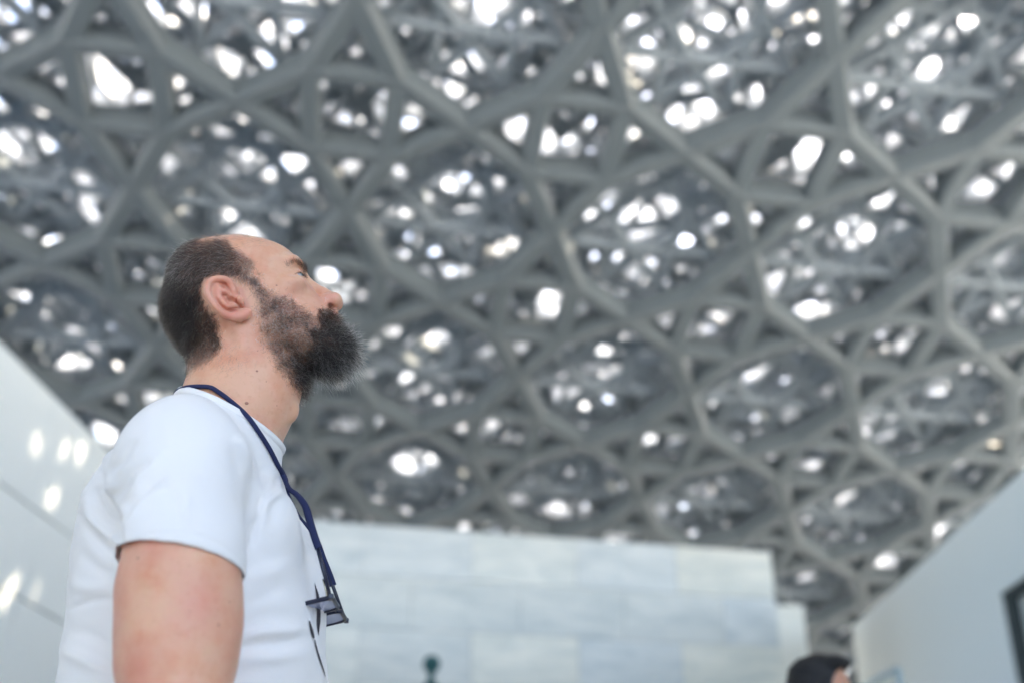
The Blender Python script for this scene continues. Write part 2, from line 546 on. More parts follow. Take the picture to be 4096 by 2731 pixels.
class Field:
    """distance field on a box grid; with half=True only y<=yc is computed and mirrored"""
    def __init__(s, x0, x1, y0, y1, z0, z1, h):
        f = np.float32
        s.xs = np.arange(x0, x1, h).astype(f); s.ys = np.arange(y0, y1, h).astype(f); s.zs = np.arange(z0, z1, h).astype(f)
        s.X = s.xs[:, None, None]; s.Y = s.ys[None, :, None]; s.Z = s.zs[None, None, :]
        s.f = np.full((len(s.xs), len(s.ys), len(s.zs)), 1.0, dtype=f)
    def box(s, c, r):
        i0, i1 = np.searchsorted(s.xs, [c[0] - r[0], c[0] + r[0]]); j0, j1 = np.searchsorted(s.ys, [c[1] - r[1], c[1] + r[1]]); k0, k1 = np.searchsorted(s.zs, [c[2] - r[2], c[2] + r[2]])
        return slice(i0, i1), slice(j0, j1), slice(k0, k1)
    def put(s, sl, d, k, mode='add'):
        if mode == 'add': s.f[sl] = smin(s.f[sl], d, k)
        else: s.f[sl] = smax(s.f[sl], -d, k)
    def ell(s, c, r, k=0.005, mode='add', R=None):
        """ellipsoid; R = 3x3 whose rows are its axes"""
        m = max(r) + k * 2 + 0.004
        sl = s.box(c, (m, m, m))
        x, y, z = s.X[sl[0]] - c[0], s.Y[:, sl[1]] - c[1], s.Z[:, :, sl[2]] - c[2]
        if R is not None:
            x, y, z = [R[i][0] * x + R[i][1] * y + R[i][2] * z for i in range(3)]
        q = np.sqrt((x / r[0]) ** 2 + (y / r[1]) ** 2 + (z / r[2]) ** 2)
        g = np.sqrt((x / r[0] ** 2) ** 2 + (y / r[1] ** 2) ** 2 + (z / r[2] ** 2) ** 2) + 1e-6
        d = q * (q - 1) / g
        s.put(sl, np.clip(d, -max(r), 10), k, mode)
    def cap(s, a, b, ra, rb, k=0.005, mode='add', flat=None):
        """round cone; flat=(axis vector, factor) squashes across that axis"""
        a = np.array(a, dtype=float); b = np.array(b, dtype=float)
        m = max(ra, rb) * (1.0 if flat is None else max(1, flat[1])) + k * 2 + 0.004
        lo, hi = np.minimum(a, b) - m, np.maximum(a, b) + m
        c, r = (lo + hi) / 2, (hi - lo) / 2
        sl = s.box(c, r)
        x, y, z = s.X[sl[0]] - a[0], s.Y[:, sl[1]] - a[1], s.Z[:, :, sl[2]] - a[2]
        d = b - a
        L2 = max((d ** 2).sum(), 1e-9)
        t = np.clip((x * d[0] + y * d[1] + z * d[2]) / L2, 0, 1)
        dx, dy, dz = x - t * d[0], y - t * d[1], z - t * d[2]
        if flat is not None:
            v, fac = flat
            pv = dx * v[0] + dy * v[1] + dz * v[2]
            e = (1 / fac - 1) * pv
            dx, dy, dz = dx + e * v[0], dy + e * v[1], dz + e * v[2]
        q = np.sqrt(dx ** 2 + dy ** 2 + dz ** 2) - (ra + (rb - ra) * t)
        s.put(sl, q, k, mode)
    def chain(s, pts, radii, k=0.003, mode='add', flat=None):
        for i in range(len(pts) - 1):
            r0 = radii[i] if hasattr(radii, '__len__') else radii
            r1 = radii[i + 1] if hasattr(radii, '__len__') else radii
            s.cap(pts[i], pts[i + 1], r0, r1, k if i == 0 else min(k, 0.002) + 0.001, mode, flat)
    def mirror(s, yc):
        """assumes ys run up to yc; append the mirrored half"""
        n = len(s.ys)
        ys2 = (2 * yc - s.ys)[::-1]
        if abs(ys2[0] - s.ys[-1]) < 1e-5:
            ys2 = ys2[1:]; g = s.f[:, ::-1, :][:, 1:, :]
        else: g = s.f[:, ::-1, :]
        s.f = np.concatenate([s.f, g], axis=1); s.ys = np.concatenate([s.ys, ys2])
        s.Y = s.ys[None, :, None]
    def mesh(s):
        f = s.f
        ins = f < 0
        c = ins[:-1, :-1, :-1].astype(np.int8)
        tot = np.zeros_like(c)
        for i in (0, 1):
            for j in (0, 1):
                for k in (0, 1):
                    tot += ins[i:i + c.shape[0], j:j + c.shape[1], k:k + c.shape[2]]
        act = np.argwhere((tot > 0) & (tot < 8))
        idx = np.full(c.shape, -1, dtype=np.int32)
        idx[act[:, 0], act[:, 1], act[:, 2]] = np.arange(len(act))
        corners = [(i, j, k) for i in (0, 1) for j in (0, 1) for k in (0, 1)]
        vals = np.stack([f[act[:, 0] + i, act[:, 1] + j, act[:, 2] + k] for (i, j, k) in corners], 1)
        acc = np.zeros((len(act), 3)); cnt = np.zeros(len(act))
        for a in range(8):
            for b in range(a + 1, 8):
                ca, cb = np.array(corners[a]), np.array(corners[b])
                if np.abs(ca - cb).sum() != 1: continue
                m = (vals[:, a] < 0) != (vals[:, b] < 0)
                t = np.where(m, vals[:, a] / (vals[:, a] - vals[:, b] + 1e-20), 0)
                p = ca[None] + (cb - ca)[None] * t[:, None]
                acc += p * m[:, None]; cnt += m
        p = acc / cnt[:, None]
        g = [s.xs, s.ys, s.zs]
        V = np.zeros((len(act), 3))
        for ax in range(3):
            h = np.diff(g[ax]); V[:, ax] = g[ax][act[:, ax]] + p[:, ax] * h[act[:, ax]]
        Q = []
        for ax in range(3):
            o1, o2 = [(1, 2), (2, 0), (0, 1)][ax]
            a = [slice(None)] * 3; b = [slice(None)] * 3
            a[ax] = slice(0, -1); b[ax] = slice(1, None)
            ch = ins[tuple(a)] != ins[tuple(b)]
            e = np.argwhere(ch)
            ok = (e[:, o1] > 0) & (e[:, o2] > 0) & (e[:, o1] < f.shape[o1] - 1) & (e[:, o2] < f.shape[o2] - 1)
            e = e[ok]
            i0 = ins[e[:, 0], e[:, 1], e[:, 2]]
            def cell(d1, d2):
                q = e.copy(); q[:, o1] -= d1; q[:, o2] -= d2
                return idx[q[:, 0], q[:, 1], q[:, 2]]
            quad = np.stack([cell(1, 1), cell(0, 1), cell(0, 0), cell(1, 0)], 1)
            quad[~i0] = quad[~i0][:, ::-1]
            Q.append(quad)
        Q = np.vstack(Q)
        Q = Q[(Q >= 0).all(1)]
        c = V[Q].mean(1); nn = np.cross(V[Q[:, 2]] - V[Q[:, 0]], V[Q[:, 3]] - V[Q[:, 1]])
        if ((c - V.mean(0)) * nn).sum() < 0: Q = Q[:, ::-1].copy()
        return V, Q

def poly_sd(px, py, poly):
    """signed distance to a polygon, positive inside"""
    poly = np.asarray(poly, dtype=np.float64)
    d2 = np.full(np.shape(px), 1e9); inside = np.zeros(np.shape(px), dtype=bool)
    n = len(poly)
    for i in range(n):
        x0, y0 = poly[i]; x1, y1 = poly[(i + 1) % n]
        ex, ey = x1 - x0, y1 - y0
        t = np.clip(((px - x0) * ex + (py - y0) * ey) / (ex * ex + ey * ey + 1e-12), 0, 1)
        d2 = np.minimum(d2, (px - x0 - t * ex) ** 2 + (py - y0 - t * ey) ** 2)
        cr = ((y0 > py) != (y1 > py)) & (px < (x1 - x0) * (py - y0) / (y1 - y0 + 1e-12) + x0)
        inside ^= cr
    d = np.sqrt(d2)
    return np.where(inside, d, -d)

def line_d(px, py, pts):
    d2 = np.full(np.shape(px), 1e9)
    for i in range(len(pts) - 1):
        x0, y0 = pts[i]; x1, y1 = pts[i + 1]
        ex, ey = x1 - x0, y1 - y0
        t = np.clip(((px - x0) * ex + (py - y0) * ey) / (ex * ex + ey * ey + 1e-12), 0, 1)
        d2 = np.minimum(d2, (px - x0 - t * ex) ** 2 + (py - y0 - t * ey) ** 2)
    return np.sqrt(d2)
def line_dt(px, py, pts):
    d2 = np.full(np.shape(px), 1e9); tt = np.zeros(np.shape(px)); n = len(pts) - 1
    for i in range(n):
        x0, y0 = pts[i]; x1, y1 = pts[i + 1]
        ex, ey = x1 - x0, y1 - y0
        t = np.clip(((px - x0) * ex + (py - y0) * ey) / (ex * ex + ey * ey + 1e-12), 0, 1)
        q = (px - x0 - t * ex) ** 2 + (py - y0 - t * ey) ** 2
        m = q < d2
        d2 = np.where(m, q, d2); tt = np.where(m, (i + t) / n, tt)
    return np.sqrt(d2), tt
def sstep(a, b, x):
    t = np.clip((x - a) / (b - a), 0, 1); return t * t * (3 - 2 * t)
def shepard(x, z, pts, sig):
    num = 0; den = 1e-9
    for (a, b, v) in pts:
        w = np.exp(-((x - a) ** 2 + (z - b) ** 2) / (2 * sig * sig))
        num = num + w * v; den = den + w
    return num / den

# smooth random field made of a few bent waves
def vnoise(P, s, seed):
    r = np.random.RandomState(seed); out = 0
    for k in range(7):
        v = r.normal(size=3); v /= np.linalg.norm(v); v[2] *= 1.3
        out = out + np.sin((P @ v) * s * r.uniform(.6, 1.5) + r.uniform(0, 6.28) + 1.2 * np.sin(P @ r.normal(size=3) * s * .5))
    return out / 7

# picture coordinates of the enlarged views the figure was measured in
def z1(x, y): return (600 + x * .4975, 880 + y * .4975)
def z2(x, y): return (200 + x * .798, 1480 + y * .798)
def z3(x, y): return (1080 + x * .53, 1900 + y * .53)
def z4(x, y): return (780 + x * .1403, 1080 + y * .1403)

# ------------------------------------------------------------------ the bearded man: head
D = 1.40                                            # his median plane lies 1.4 m in front of the camera
TH = math.radians(27)                               # head tipped back
T0 = (-0.3585, 1.640)                               # ear canal level on the median plane
cT, sT = math.cos(TH), math.sin(TH)
def hl(u, v):                                       # head-local millimetres -> world x, z
    return (T0[0] + (u * cT - v * sT) / 1000, T0[1] + (u * sT + v * cT) / 1000)
def H3(u, v, w):                                    # w = mm towards the camera from the median plane
    x, z = hl(u, v); return (x, D - w / 1000, z)
RH = [(cT, 0, sT), (0, 1, 0), (-sT, 0, cT)]

prof_px = [(225, 945), (170, 850), (150, 760), (146, 640), (152, 560), (160, 475), (178, 412), (216, 362), (262, 306), (322, 262), (396, 226), (470, 206), (545, 194), (620, 186), (700, 180), (800, 182), (900, 190), (970, 206), (1050, 234), (1112, 264), (1160, 300), (1215, 350), (1243, 388), (1258, 425)]
outline = []
for (a, b) in prof_px:
    p = at_y(*z1(a, b), D); outline.append((p.x, p.z))
for (u, v) in [(97, 36), (97, 20), (101, 0), (106, -20), (108, -30), (107, -40), (112, -50), (104, -55), (108, -63), (104, -72), (108, -84), (108, -94), (98, -104), (82, -108), (60, -98), (30, -84), (2, -70), (-30, -58), (-62, -34), (-84, -8)]:
    outline.append(hl(u, v))

Fh = Field(-0.52, -0.20, D - 0.126, D + 0.0003, 1.425, 1.80, 0.00125)
x2, z2_ = np.meshgrid(Fh.xs.astype(np.float64), Fh.zs.astype(np.float64), indexing='ij')
sd = poly_sd(x2, z2_, outline)
lu = ((x2 - T0[0]) * cT + (z2_ - T0[1]) * sT) * 1000
lv = (-(x2 - T0[0]) * sT + (z2_ - T0[1]) * cT) * 1000
WID = [(-20, 60, 78), (-50, 60, 74), (0, 30, 76), (20, 100, 74), (-40, 110, 72), (-80, 60, 66), (-80, 20, 60), (-50, 0, 66), (0, 0, 72), (60, 60, 66), (85, 70, 62), (75, 95, 64), (55, 10, 70), (72, 0, 64), (84, 5, 56), (90, 25, 54), (95, 50, 56), (85, -20, 50), (95, -15, 40), (100, -30, 34), (60, -30, 60), (30, -30, 68), (0, -40, 67), (-5, -62, 62), (30, -65, 58), (60, -60, 50), (80, -50, 42), (95, -50, 34), (85, -75, 36), (95, -90, 26), (60, -90, 40), (-40, -40, 62), (100, -60, 28)]
RIM = [(-20, 60, 80), (0, 120, 75), (-80, 50, 62), (60, 100, 62), (85, 70, 50), (95, 40, 42), (95, 10, 32), (100, -20, 28), (100, -50, 26), (95, -85, 26), (75, -100, 26), (30, -75, 26), (-10, -60, 40), (-60, -30, 50), (20, 20, 60), (60, -20, 45)]
Wc = shepard(lu, lv, WID, 15.0) / 1000
Rr = shepard(lu, lv, RIM, 26.0) / 1000
sp = np.clip(sd, 0, None)
Hf = np.where(sd > 0, Wc ** 2 * (1 - (1 - np.minimum(sp / Rr, 1)) ** 2), 2 * Wc ** 2 * sd / Rr)
for _ in range(4):                                   # soften creases
    Hf[1:-1, 1:-1] = (Hf[1:-1, 1:-1] * 4 + Hf[:-2, 1:-1] + Hf[2:, 1:-1] + Hf[1:-1, :-2] + Hf[1:-1, 2:]) / 8
gx, gz = np.gradient(Hf, 0.00125)
Y2 = (Fh.Y - D) ** 2
Fh.f = ((Y2 - Hf[:, None, :]) / np.sqrt(4 * Y2 + (gx ** 2 + gz ** 2)[:, None, :] + 1e-5)).astype(np.float32)

Fh.f = np.maximum(Fh.f, (-sd * .7).astype(np.float32)[:, None, :])
# neck: elliptical taper
def neck_field(F, grow=0.0):
    """union of the tapering neck with what is in F"""
    lv_ = [(1.68, -.375, .060, .056), (1.60, -.364, .074, .064), (1.56, -.357, .078, .066), (1.52, -.364, .0785, .068), (1.48, -.379, .078, .071), (1.44, -.388, .082, .082), (1.38, -.395, .10, .11)]
    zz = np.array([a[0] for a in lv_][::-1])
    xc, ra, rb = [np.interp(F.zs, zz, np.array([a[i] for a in lv_][::-1])).astype(np.float32)[None, None, :] for i in (1, 2, 3)]
    ra, rb = ra + grow, rb + grow
    q = np.sqrt(((F.X - xc) / ra) ** 2 + ((F.Y - D) / rb) ** 2)
    d = (q - 1) * np.minimum(ra, rb)
    d = np.maximum(d, F.Z - 1.66)
    return d
Fh.f = smin(Fh.f, neck_field(Fh), 0.014)
TORSO = [(0.9, -0.379, 0.129, 0.175), (1.0, -0.377, 0.139, 0.18), (1.1, -0.373, 0.147, 0.188), (1.17, -0.372, 0.148, 0.192), (1.24, -0.379, 0.144, 0.196), (1.3, -0.389, 0.139, 0.196), (1.36, -0.398, 0.128, 0.188), (1.41, -0.403, 0.107, 0.165), (1.45, -.402, .088, .118), (1.49, -.392, .062, .068), (1.54, -0.385, 0.045, 0.05)]
def torso_field(F, grow=0.0):
    zz = np.array([a[0] for a in TORSO])
    xc, ra, rb = [np.interp(F.zs, zz, np.array([a[i] for a in TORSO])).astype(np.float32)[None, None, :] for i in (1, 2, 3)]
    ra, rb = ra + grow, rb + grow
    X, Y = (F.X - xc) / ra, (F.Y - D) / rb
    q = (np.abs(X) ** 2.3 + np.abs(Y) ** 2.3) ** (1 / 2.3)
    d = (q - 1) * np.minimum(ra, rb) * 0.95
    return np.maximum(d, F.Z - 1.54)
Fh.f = smin(Fh.f, torso_field(Fh, -.011), .015)
# sternomastoid, larynx
Fh.cap(H3(-12, -30, 62), (-.318, D - .028, 1.47), .010, .009, .012)
Fh.ell((-.292, D, 1.515), (.008, .010, .012), .010)
# cheekbone, brow, orbit
Fh.ell(H3(70, 4, 50), (.020, .014, .010), .012, R=RH)
def L3(x, y, w):
    p = at_y(*z1(x, y), D - w / 1000); return (p.x, p.y, p.z)
Fh.ell(H3(90.5, 45, 27), (.008, .024, .0075), .014, R=RH)
Fh.ell(H3(100, 27, 33), (.010, .014, .0070), .012, 'cut', R=RH)
# nose
Fh.chain([H3(95, 33, 0), H3(100, 18, 0), H3(108, 1, 0), H3(115, -14, 0)], [.0065, .0070, .0092, .0118], .007)
Fh.ell(L3(1478, 655, 4), (.0118, .0118, .0108), .006, R=RH)
Fh.ell(L3(1402, 652, 11.5), (.0122, .0066, .0092), .006, R=RH)
Fh.ell(H3(107, -34, 0), (.009, .007, .006), .005, R=RH)
RN = [(.97, 0, -.24), (0, 1, 0), (.24, 0, .97)]
Fh.ell(L3(1456, 694, 10), (.0082, .0050, .0034), .001, 'cut', R=RN)
Fh.ell(L3(1452, 690, 7), (.0058, .0030, .0050), .001, 'cut', R=RN)
# alar crease and cheek fold
Fh.chain([L3(1362, 612, 17), L3(1340, 650, 19), L3(1352, 690, 19)], .0012, .0035, 'cut')
# lids
EY = H3(81.5, 22.5, 30)
Fh.ell(EY, (.0142, .0142, .0140), .004, R=RH)
Fh.ell(tuple(np.array(EY) + np.array((.0100, -.0065, .0050))), (.0085, .0110, .0036), .0008, 'cut', R=[(.80, 0, .6), (0, 1, 0), (-.6, 0, .8)])
Fh.chain([L3(1125, 395, 46), L3(1170, 380, 42), L3(1225, 400, 36)], .0008, .002, 'cut')
Fh.chain([L3(1140, 500, 50), L3(1190, 500, 46), L3(1240, 520, 40)], .0009, .003, 'cut')
Fh.chain([L3(1128, 462, 54), L3(1090, 470, 58)], .0007, .002, 'cut')
Fh.chain([L3(1128, 475, 54), L3(1100, 500, 58)], .0007, .002, 'cut')

# ear
def E3(x, y, w):
    """point of the ear from the close view, w mm out from the median plane"""
    p = at_y(*z4(x, y), D - w / 1000); return (p.x, p.y, p.z)
rim = [(1130, 700, 80), (1090, 520, 84), (1010, 380, 88), (880, 285, 92), (700, 250, 96), (520, 275, 99), (395, 385, 101), (345, 560, 102), (380, 730, 101), (480, 890, 99), (600, 1050, 96), (730, 1180, 92), (870, 1275, 88), (1050, 1335, 85), (1250, 1350, 82), (1430, 1320, 79), (1530, 1245, 77)]
rim3 = [E3(*p) for p in rim]
rs = spline(rim3, 44)
ex0 = z4(0, 0)
plate = [E3(x, y, 90) for (x, y) in [(1180, 640), (1080, 420), (960, 320), (700, 225), (500, 250), (360, 390), (320, 560), (350, 740), (470, 920), (640, 1110), (830, 1270), (1050, 1360), (1300, 1380), (1500, 1320), (1560, 1230), (1500, 1080), (1400, 900)]]
sl = Fh.box((-.405, D - .092, 1.66), (.055, .03, .06))
px_, pz_ = np.meshgrid(Fh.xs[sl[0]].astype(np.float64), Fh.zs[sl[2]].astype(np.float64), indexing='ij')
dp = -poly_sd(px_, pz_, [(p[0], p[2]) for p in plate])
def ear_depth(px_, pz_):
    # depth of the ear surface: interpolate rim widths, then sink hollows and raise ridges
    w = shepard(px_, pz_, [(p[0], p[2], q[2]) for p, q in zip(rim3, rim)], .007)
    def bump(x, y, sx, amp):
        p = E3(x, y, 90)
        return amp * np.exp(-((px_ - p[0]) ** 2 + (pz_ - p[2]) ** 2) / (2 * (sx / 1000) ** 2))
    w = w - 3.2
    w = w + bump(930, 860, 3.6, -8.5) + bump(1060, 930, 3.0, -7) + bump(1250, 960, 2.0, -5) + bump(880, 500, 2.4, -3.5) + bump(800, 380, 2.2, -2.5)
    return w
wp = ear_depth(px_, pz_)
W3 = (D - Fh.Y[:, sl[1], :]) * 1000
fp = smax(np.broadcast_to(dp[:, None, :], (dp.shape[0], W3.shape[1], dp.shape[1])).astype(np.float32), ((np.abs(W3 - wp[:, None, :] + 1.2) - 2.0) / 1000).astype(np.float32), .002)
Fh.f[sl] = smin(Fh.f[sl], fp, .003)
Fh.chain([tuple(p) for p in rs], [.0024 + .0009 * min(1, i / 6) + (.0012 if i > 34 else 0) for i in range(len(rs))], .0022)
# rear of the concha joining the head
Fh.ell(E3(930, 760, 78), (.013, .009, .017), .005, R=[(cT, 0, -sT), (0, 1, 0), (sT, 0, cT)])
# antihelix, its crus, antitragus, tragus, crus of the helix, lobe
Fh.chain([E3(640, 470, 95), E3(650, 640, 95.5), E3(700, 800, 95), E3(790, 930, 93.5), E3(910, 1030, 91.5)], [.0030, .0034, .0032, .0028, .0026], .004)
Fh.chain([E3(700, 560, 94), E3(830, 610, 92), E3(930, 680, 88)], [.0034, .0028, .0018], .004)
Fh.chain([E3(960, 1050, 90.5), E3(1080, 1010, 90), E3(1190, 1040, 88)], [.0028, .0034, .0024], .003)
Fh.chain([E3(1270, 780, 82), E3(1300, 880, 84), E3(1370, 960, 82)], [.0030, .0038, .0026], .003)
Fh.chain([E3(1010, 420, 88), E3(1100, 600, 86), E3(1110, 800, 82), E3(1060, 880, 79)], [.0030, .0028, .0026, .0020], .003)
Fh.ell(E3(1330, 1230, 82), (.012, .0042, .0060), .004, R=[(.95, 0, .3), (0, 1, 0), (-.3, 0, .95)])
Fh.ell(E3(1010, 850, 84), (.0048, .0060, .0040), .0015, 'cut')
Fh.ell(E3(1210, 950, 79), (.0020, .0050, .0034), .001, 'cut')
Fh.ell(E3(1290, 1010, 80), (.0028, .0030, .0014), .001, 'cut', R=[(.85, 0, -.5), (0, 1, 0), (.5, 0, .85)])
# shallow skin creases on the neck
for pts in ([(560, 1270), (700, 1330), (860, 1420)], [(760, 1030), (860, 1060), (960, 1100)]):
    q = [at_y(*z1(a, b), D - .064) for a, b in pts]
Fh.mirror(D)
Vh, Qh = Fh.mesh()

# ------------------------------------------------------------------ torso, arms, hands (one coarser field)
SHO = (-.372, D - .188, 1.375); ELB = (-.322, D - .262, 1.105); WRI = (-.255, D - .235, .885)
def arm_parts(F, g=0.0, k=.03):
    F.cap((-.398, D - .06, 1.450), (-.378, D - .165, 1.412), .036 + g, .046 + g, .03)
    F.ell(SHO, (.066 + g, .058 + g, .062 + g), k)
    F.cap(SHO, (-.342, D - .240, 1.26), .057 + g, .0600 + g, k)
Fb = Field(-.62, -.12, D - .40, D + .0006, .70, 1.56, 0.004)
Fb.f = torso_field(Fb, -.012)
Fb.f = smin(Fb.f, neck_field(Fb), .015)
Fb.f = np.maximum(Fb.f, .93 - Fb.Z)
arm_parts(Fb, -.014)
Fb.cap((-.344, D - .240, 1.29), (-.340, D - .246, 1.22), .0585, .0605, .01)
Fb.cap((-.339, D - .246, 1.22), (-.332, D - .250, 1.15), .0600, .0585, .01)
Fb.ell((-.316, D - .245, 1.190), (.037, .046, .055), .02)
Fb.cap((-.333, D - .250, 1.18), ELB, .057, .045, .015)
Fb.cap(ELB, WRI, .045, .027, .012)
Fb.ell((-.318, D - .262, 1.045), (.036, .036, .05), .02)
hd = np.array(WRI) + np.array((.018, .008, -.060))
Fb.ell(tuple(hd), (.038, .015, .045), .012)
for i, (dx, ln) in enumerate([(.030, .062), (.010, .072), (-.010, .066), (-.028, .052)]):
    b0 = hd + np.array((dx, 0, -.034)); b1 = b0 + np.array((.004, .004, -ln * .5)); b2 = b1 + np.array((.002, .016, -ln * .42))
    Fb.chain([tuple(b0), tuple(b1), tuple(b2)], [.0095, .0085, .007], .004)
b0 = hd + np.array((.030, .004, .010)); Fb.chain([tuple(b0), tuple(b0 + np.array((.020, .012, -.025))), tuple(b0 + np.array((.026, .022, -.052)))], [.013, .0105, .008], .006)
Fb.mirror(D)
Vb, Qb = Fb.mesh()
# keep only what the head mesh does not already model
keep = ~((Vb[Qb[:, 0]][:, 2] > 1.45) & (np.abs(Vb[Qb[:, 0]][:, 1] - D) < .118))
Qb = Qb[keep]
Vh_ok = Vh[Qh[:, 0]][:, 2] > 1.43
Qh = Qh[Vh_ok]
nh = len(Vh)
V = np.vstack([Vh, Vb]); Q = np.vstack([Qh, Qb + nh])
used = np.unique(Q); remap = np.full(len(V), -1); remap[used] = np.arange(len(used))
V = V[used]; Q = remap[Q]
# settle the covered skin a little under the cloth
CN = Vector((-.433, D, 1.534)); CF = Vector((-.297, D, 1.467))       # collar plane: nape and throat
cdir = (CF - CN).normalized(); cn = Vector((-cdir.z, 0, cdir.x))
hn = Vector((-.10, -.12, -.96)).normalized(); hp = Vector((-.345, D - .245, 1.246))
fnb = np.cross(V[Q[:, 2]] - V[Q[:, 0]], V[Q[:, 3]] - V[Q[:, 1]]); NB = np.zeros_like(V)
for k in range(4): np.add.at(NB, Q[:, k], fnb)
NB /= np.linalg.norm(NB, axis=1)[:, None] + 1e-12
cdep = -((V[:, 0] - CN.x) * cn.x + (V[:, 2] - CN.z) * cn.z)
hdep = -((V[:, 0] - hp.x) * hn.x + (D - np.abs(V[:, 1] - D) - hp.y) * hn.y + (V[:, 2] - hp.z) * hn.z)
isarm = sstep(.165, .18, np.abs(V[:, 1] - D))
amt = sstep(.012, .04, cdep) * ((1 - isarm) + isarm * sstep(.012, .04, hdep)) * (V[:, 2] > .9)
V = V - NB * (amt * .011)[:, None]

man = thing('person', 'bearded balding man in white t-shirt looking up at the lattice dome', 'person', (-.385, D, 0))

m_skin, nt, b = mat_new('skin')
def skin_nodes(nt, b, base, attr=True):
    tc = nd(nt, 'ShaderNodeTexCoord')
    n1 = nd(nt, 'ShaderNodeTexNoise', Scale=26.0, Detail=4.0, Roughness=0.6)
    n2 = nd(nt, 'ShaderNodeTexNoise', Scale=150.0, Detail=3.0, Roughness=0.6)
    n3 = nd(nt, 'ShaderNodeTexNoise', Scale=1100.0, Detail=3.0)
    for n in (n1, n2, n3): nt.links.new(tc.outputs['Object'], n.inputs['Vector'])
    mx = nd(nt, 'ShaderNodeMix', data_type='RGBA'); mx.inputs[6].default_value = (base[0], base[1], base[2], 1); mx.inputs[7].default_value = (base[0] * .93, base[1] * .76, base[2] * .70, 1)
    rr = nd(nt, 'ShaderNodeMapRange'); rr.inputs[1].default_value = .42; rr.inputs[2].default_value = .68
    nt.links.new(n1.outputs['Fac'], rr.inputs[0]); nt.links.new(rr.outputs[0], mx.inputs[0])
    last = mx.outputs[2]
    m2 = nd(nt, 'ShaderNodeMix', data_type='RGBA'); m2.inputs[7].default_value = (base[0] * .80, base[1] * .68, base[2] * .62, 1)
    r2 = nd(nt, 'ShaderNodeMapRange'); r2.inputs[1].default_value = .55; r2.inputs[2].default_value = .8; r2.inputs[4].default_value = .5
    nt.links.new(n2.outputs['Fac'], r2.inputs[0]); nt.links.new(r2.outputs[0], m2.inputs[0]); nt.links.new(last, m2.inputs[6]); last = m2.outputs[2]
    if attr:
        at = nd(nt, 'ShaderNodeAttribute'); at.attribute_name = 'tone'
        sp_ = nd(nt, 'ShaderNodeSeparateColor'); nt.links.new(at.outputs['Color'], sp_.inputs[0])
        m3 = nd(nt, 'ShaderNodeMix', data_type='RGBA'); m3.inputs[7].default_value = (.66, .24, .19, 1)
        nt.links.new(sp_.outputs[0], m3.inputs[0]); nt.links.new(last, m3.inputs[6]); last = m3.outputs[2]
        m4 = nd(nt, 'ShaderNodeMix', data_type='RGBA'); m4.inputs[7].default_value = (.16, .10, .08, 1)
        nt.links.new(sp_.outputs[1], m4.inputs[0]); nt.links.new(last, m4.inputs[6]); last = m4.outputs[2]
    nt.links.new(last, b.inputs['Base Color'])
    b.inputs['Roughness'].default_value = 0.42
    b.inputs['Specular IOR Level'].default_value = 0.4
    b.inputs['Subsurface Weight'].default_value = 0.55
    b.inputs['Subsurface Radius'].default_value = (1.0, 0.36, 0.2)
    b.inputs['Subsurface Scale'].default_value = 0.006
    bp = nd(nt, 'ShaderNodeBump', Strength=0.35, Distance=0.0006)
    ad = nd(nt, 'ShaderNodeMath', operation='ADD'); nt.links.new(n3.outputs['Fac'], ad.inputs[0]); nt.links.new(n2.outputs['Fac'], ad.inputs[1])
    nt.links.new(ad.outputs[0], bp.inputs['Height']); nt.links.new(bp.outputs['Normal'], b.inputs['Normal'])
skin_nodes(nt, b, (0.75, 0.435, 0.29))

body = mesh_np('body', V, Q, m_skin, man)

# --- regions, laid out in the measured view and mirrored to the far side
def near(P):
    Q_ = P.copy(); Q_[:, 1] = D - np.abs(P[:, 1] - D); return Q_
def zz1(P):
    a, b_ = to_px(near(P)); return (a - 600) / .4975, (b_ - 880) / .4975
SCALP = [(430, 150), (560, 130), (640, 150), (690, 205), (770, 260), (830, 300), (868, 335), (858, 380), (838, 430), (880, 480), (905, 530), (850, 570), (790, 545), (740, 510), (690, 480), (640, 470), (540, 455), (460, 490), (430, 560), (445, 650), (500, 730), (555, 810), (560, 900), (600, 990), (560, 1080), (480, 1150), (400, 1200), (330, 1250), (250, 1300), (40, 1260), (20, 60)]
BEARD = [(825, 400), (880, 450), (920, 520), (985, 560), (1080, 590), (1180, 650), (1290, 730), (1350, 775), (1358, 702), (1400, 697), (1450, 703), (1500, 742), (1530, 760), (1800, 800), (1850, 1250), (1500, 1480), (1270, 1440), (1180, 1370), (1090, 1290), (1010, 1190), (960, 1090), (905, 1000), (870, 900), (850, 780), (835, 640), (790, 545), (780, 470)]
zx, zy = zz1(V)
dB = poly_sd(zx, zy, BEARD); dS = poly_sd(zx, zy, SCALP)
onhead = V[:, 2] > 1.49
nose_r = np.exp(-((zx - 1440) ** 2 + (zy - 640) ** 2) / (2 * 75 ** 2)) * .45
ear_r = sstep(-8, 25, poly_sd(zx, zy, [(440, 460), (640, 455), (760, 560), (830, 760), (760, 815), (600, 800), (430, 620)])) * .42
cheek = np.exp(-((zx - 1130) ** 2 + (zy - 590) ** 2) / (2 * 90 ** 2)) * .22
red = np.clip(nose_r + ear_r + cheek, 0, 1) * onhead
neck_r = np.exp(-((zx - 720) ** 2 + (zy - 900) ** 2) / (2 * 130 ** 2)) * .22 * onhead
scal = sstep(0, 60, dS) * .62 * onhead
brd = sstep(0, 70, dB) * .45 * onhead
armb = (~onhead)
tone = np.zeros((len(V), 4), dtype=np.float32); tone[:, 3] = 1
ns = np.sin(V[:, 0] * 61 + 1) * np.sin(V[:, 2] * 47 + 2) * np.sin(V[:, 1] * 53)
tone[:, 0] = np.clip(red + neck_r, 0, 1) + armb * np.clip(.12 + .3 * ns + .25 * sstep(-.34, -.41, V[:, 0]), 0, .5)
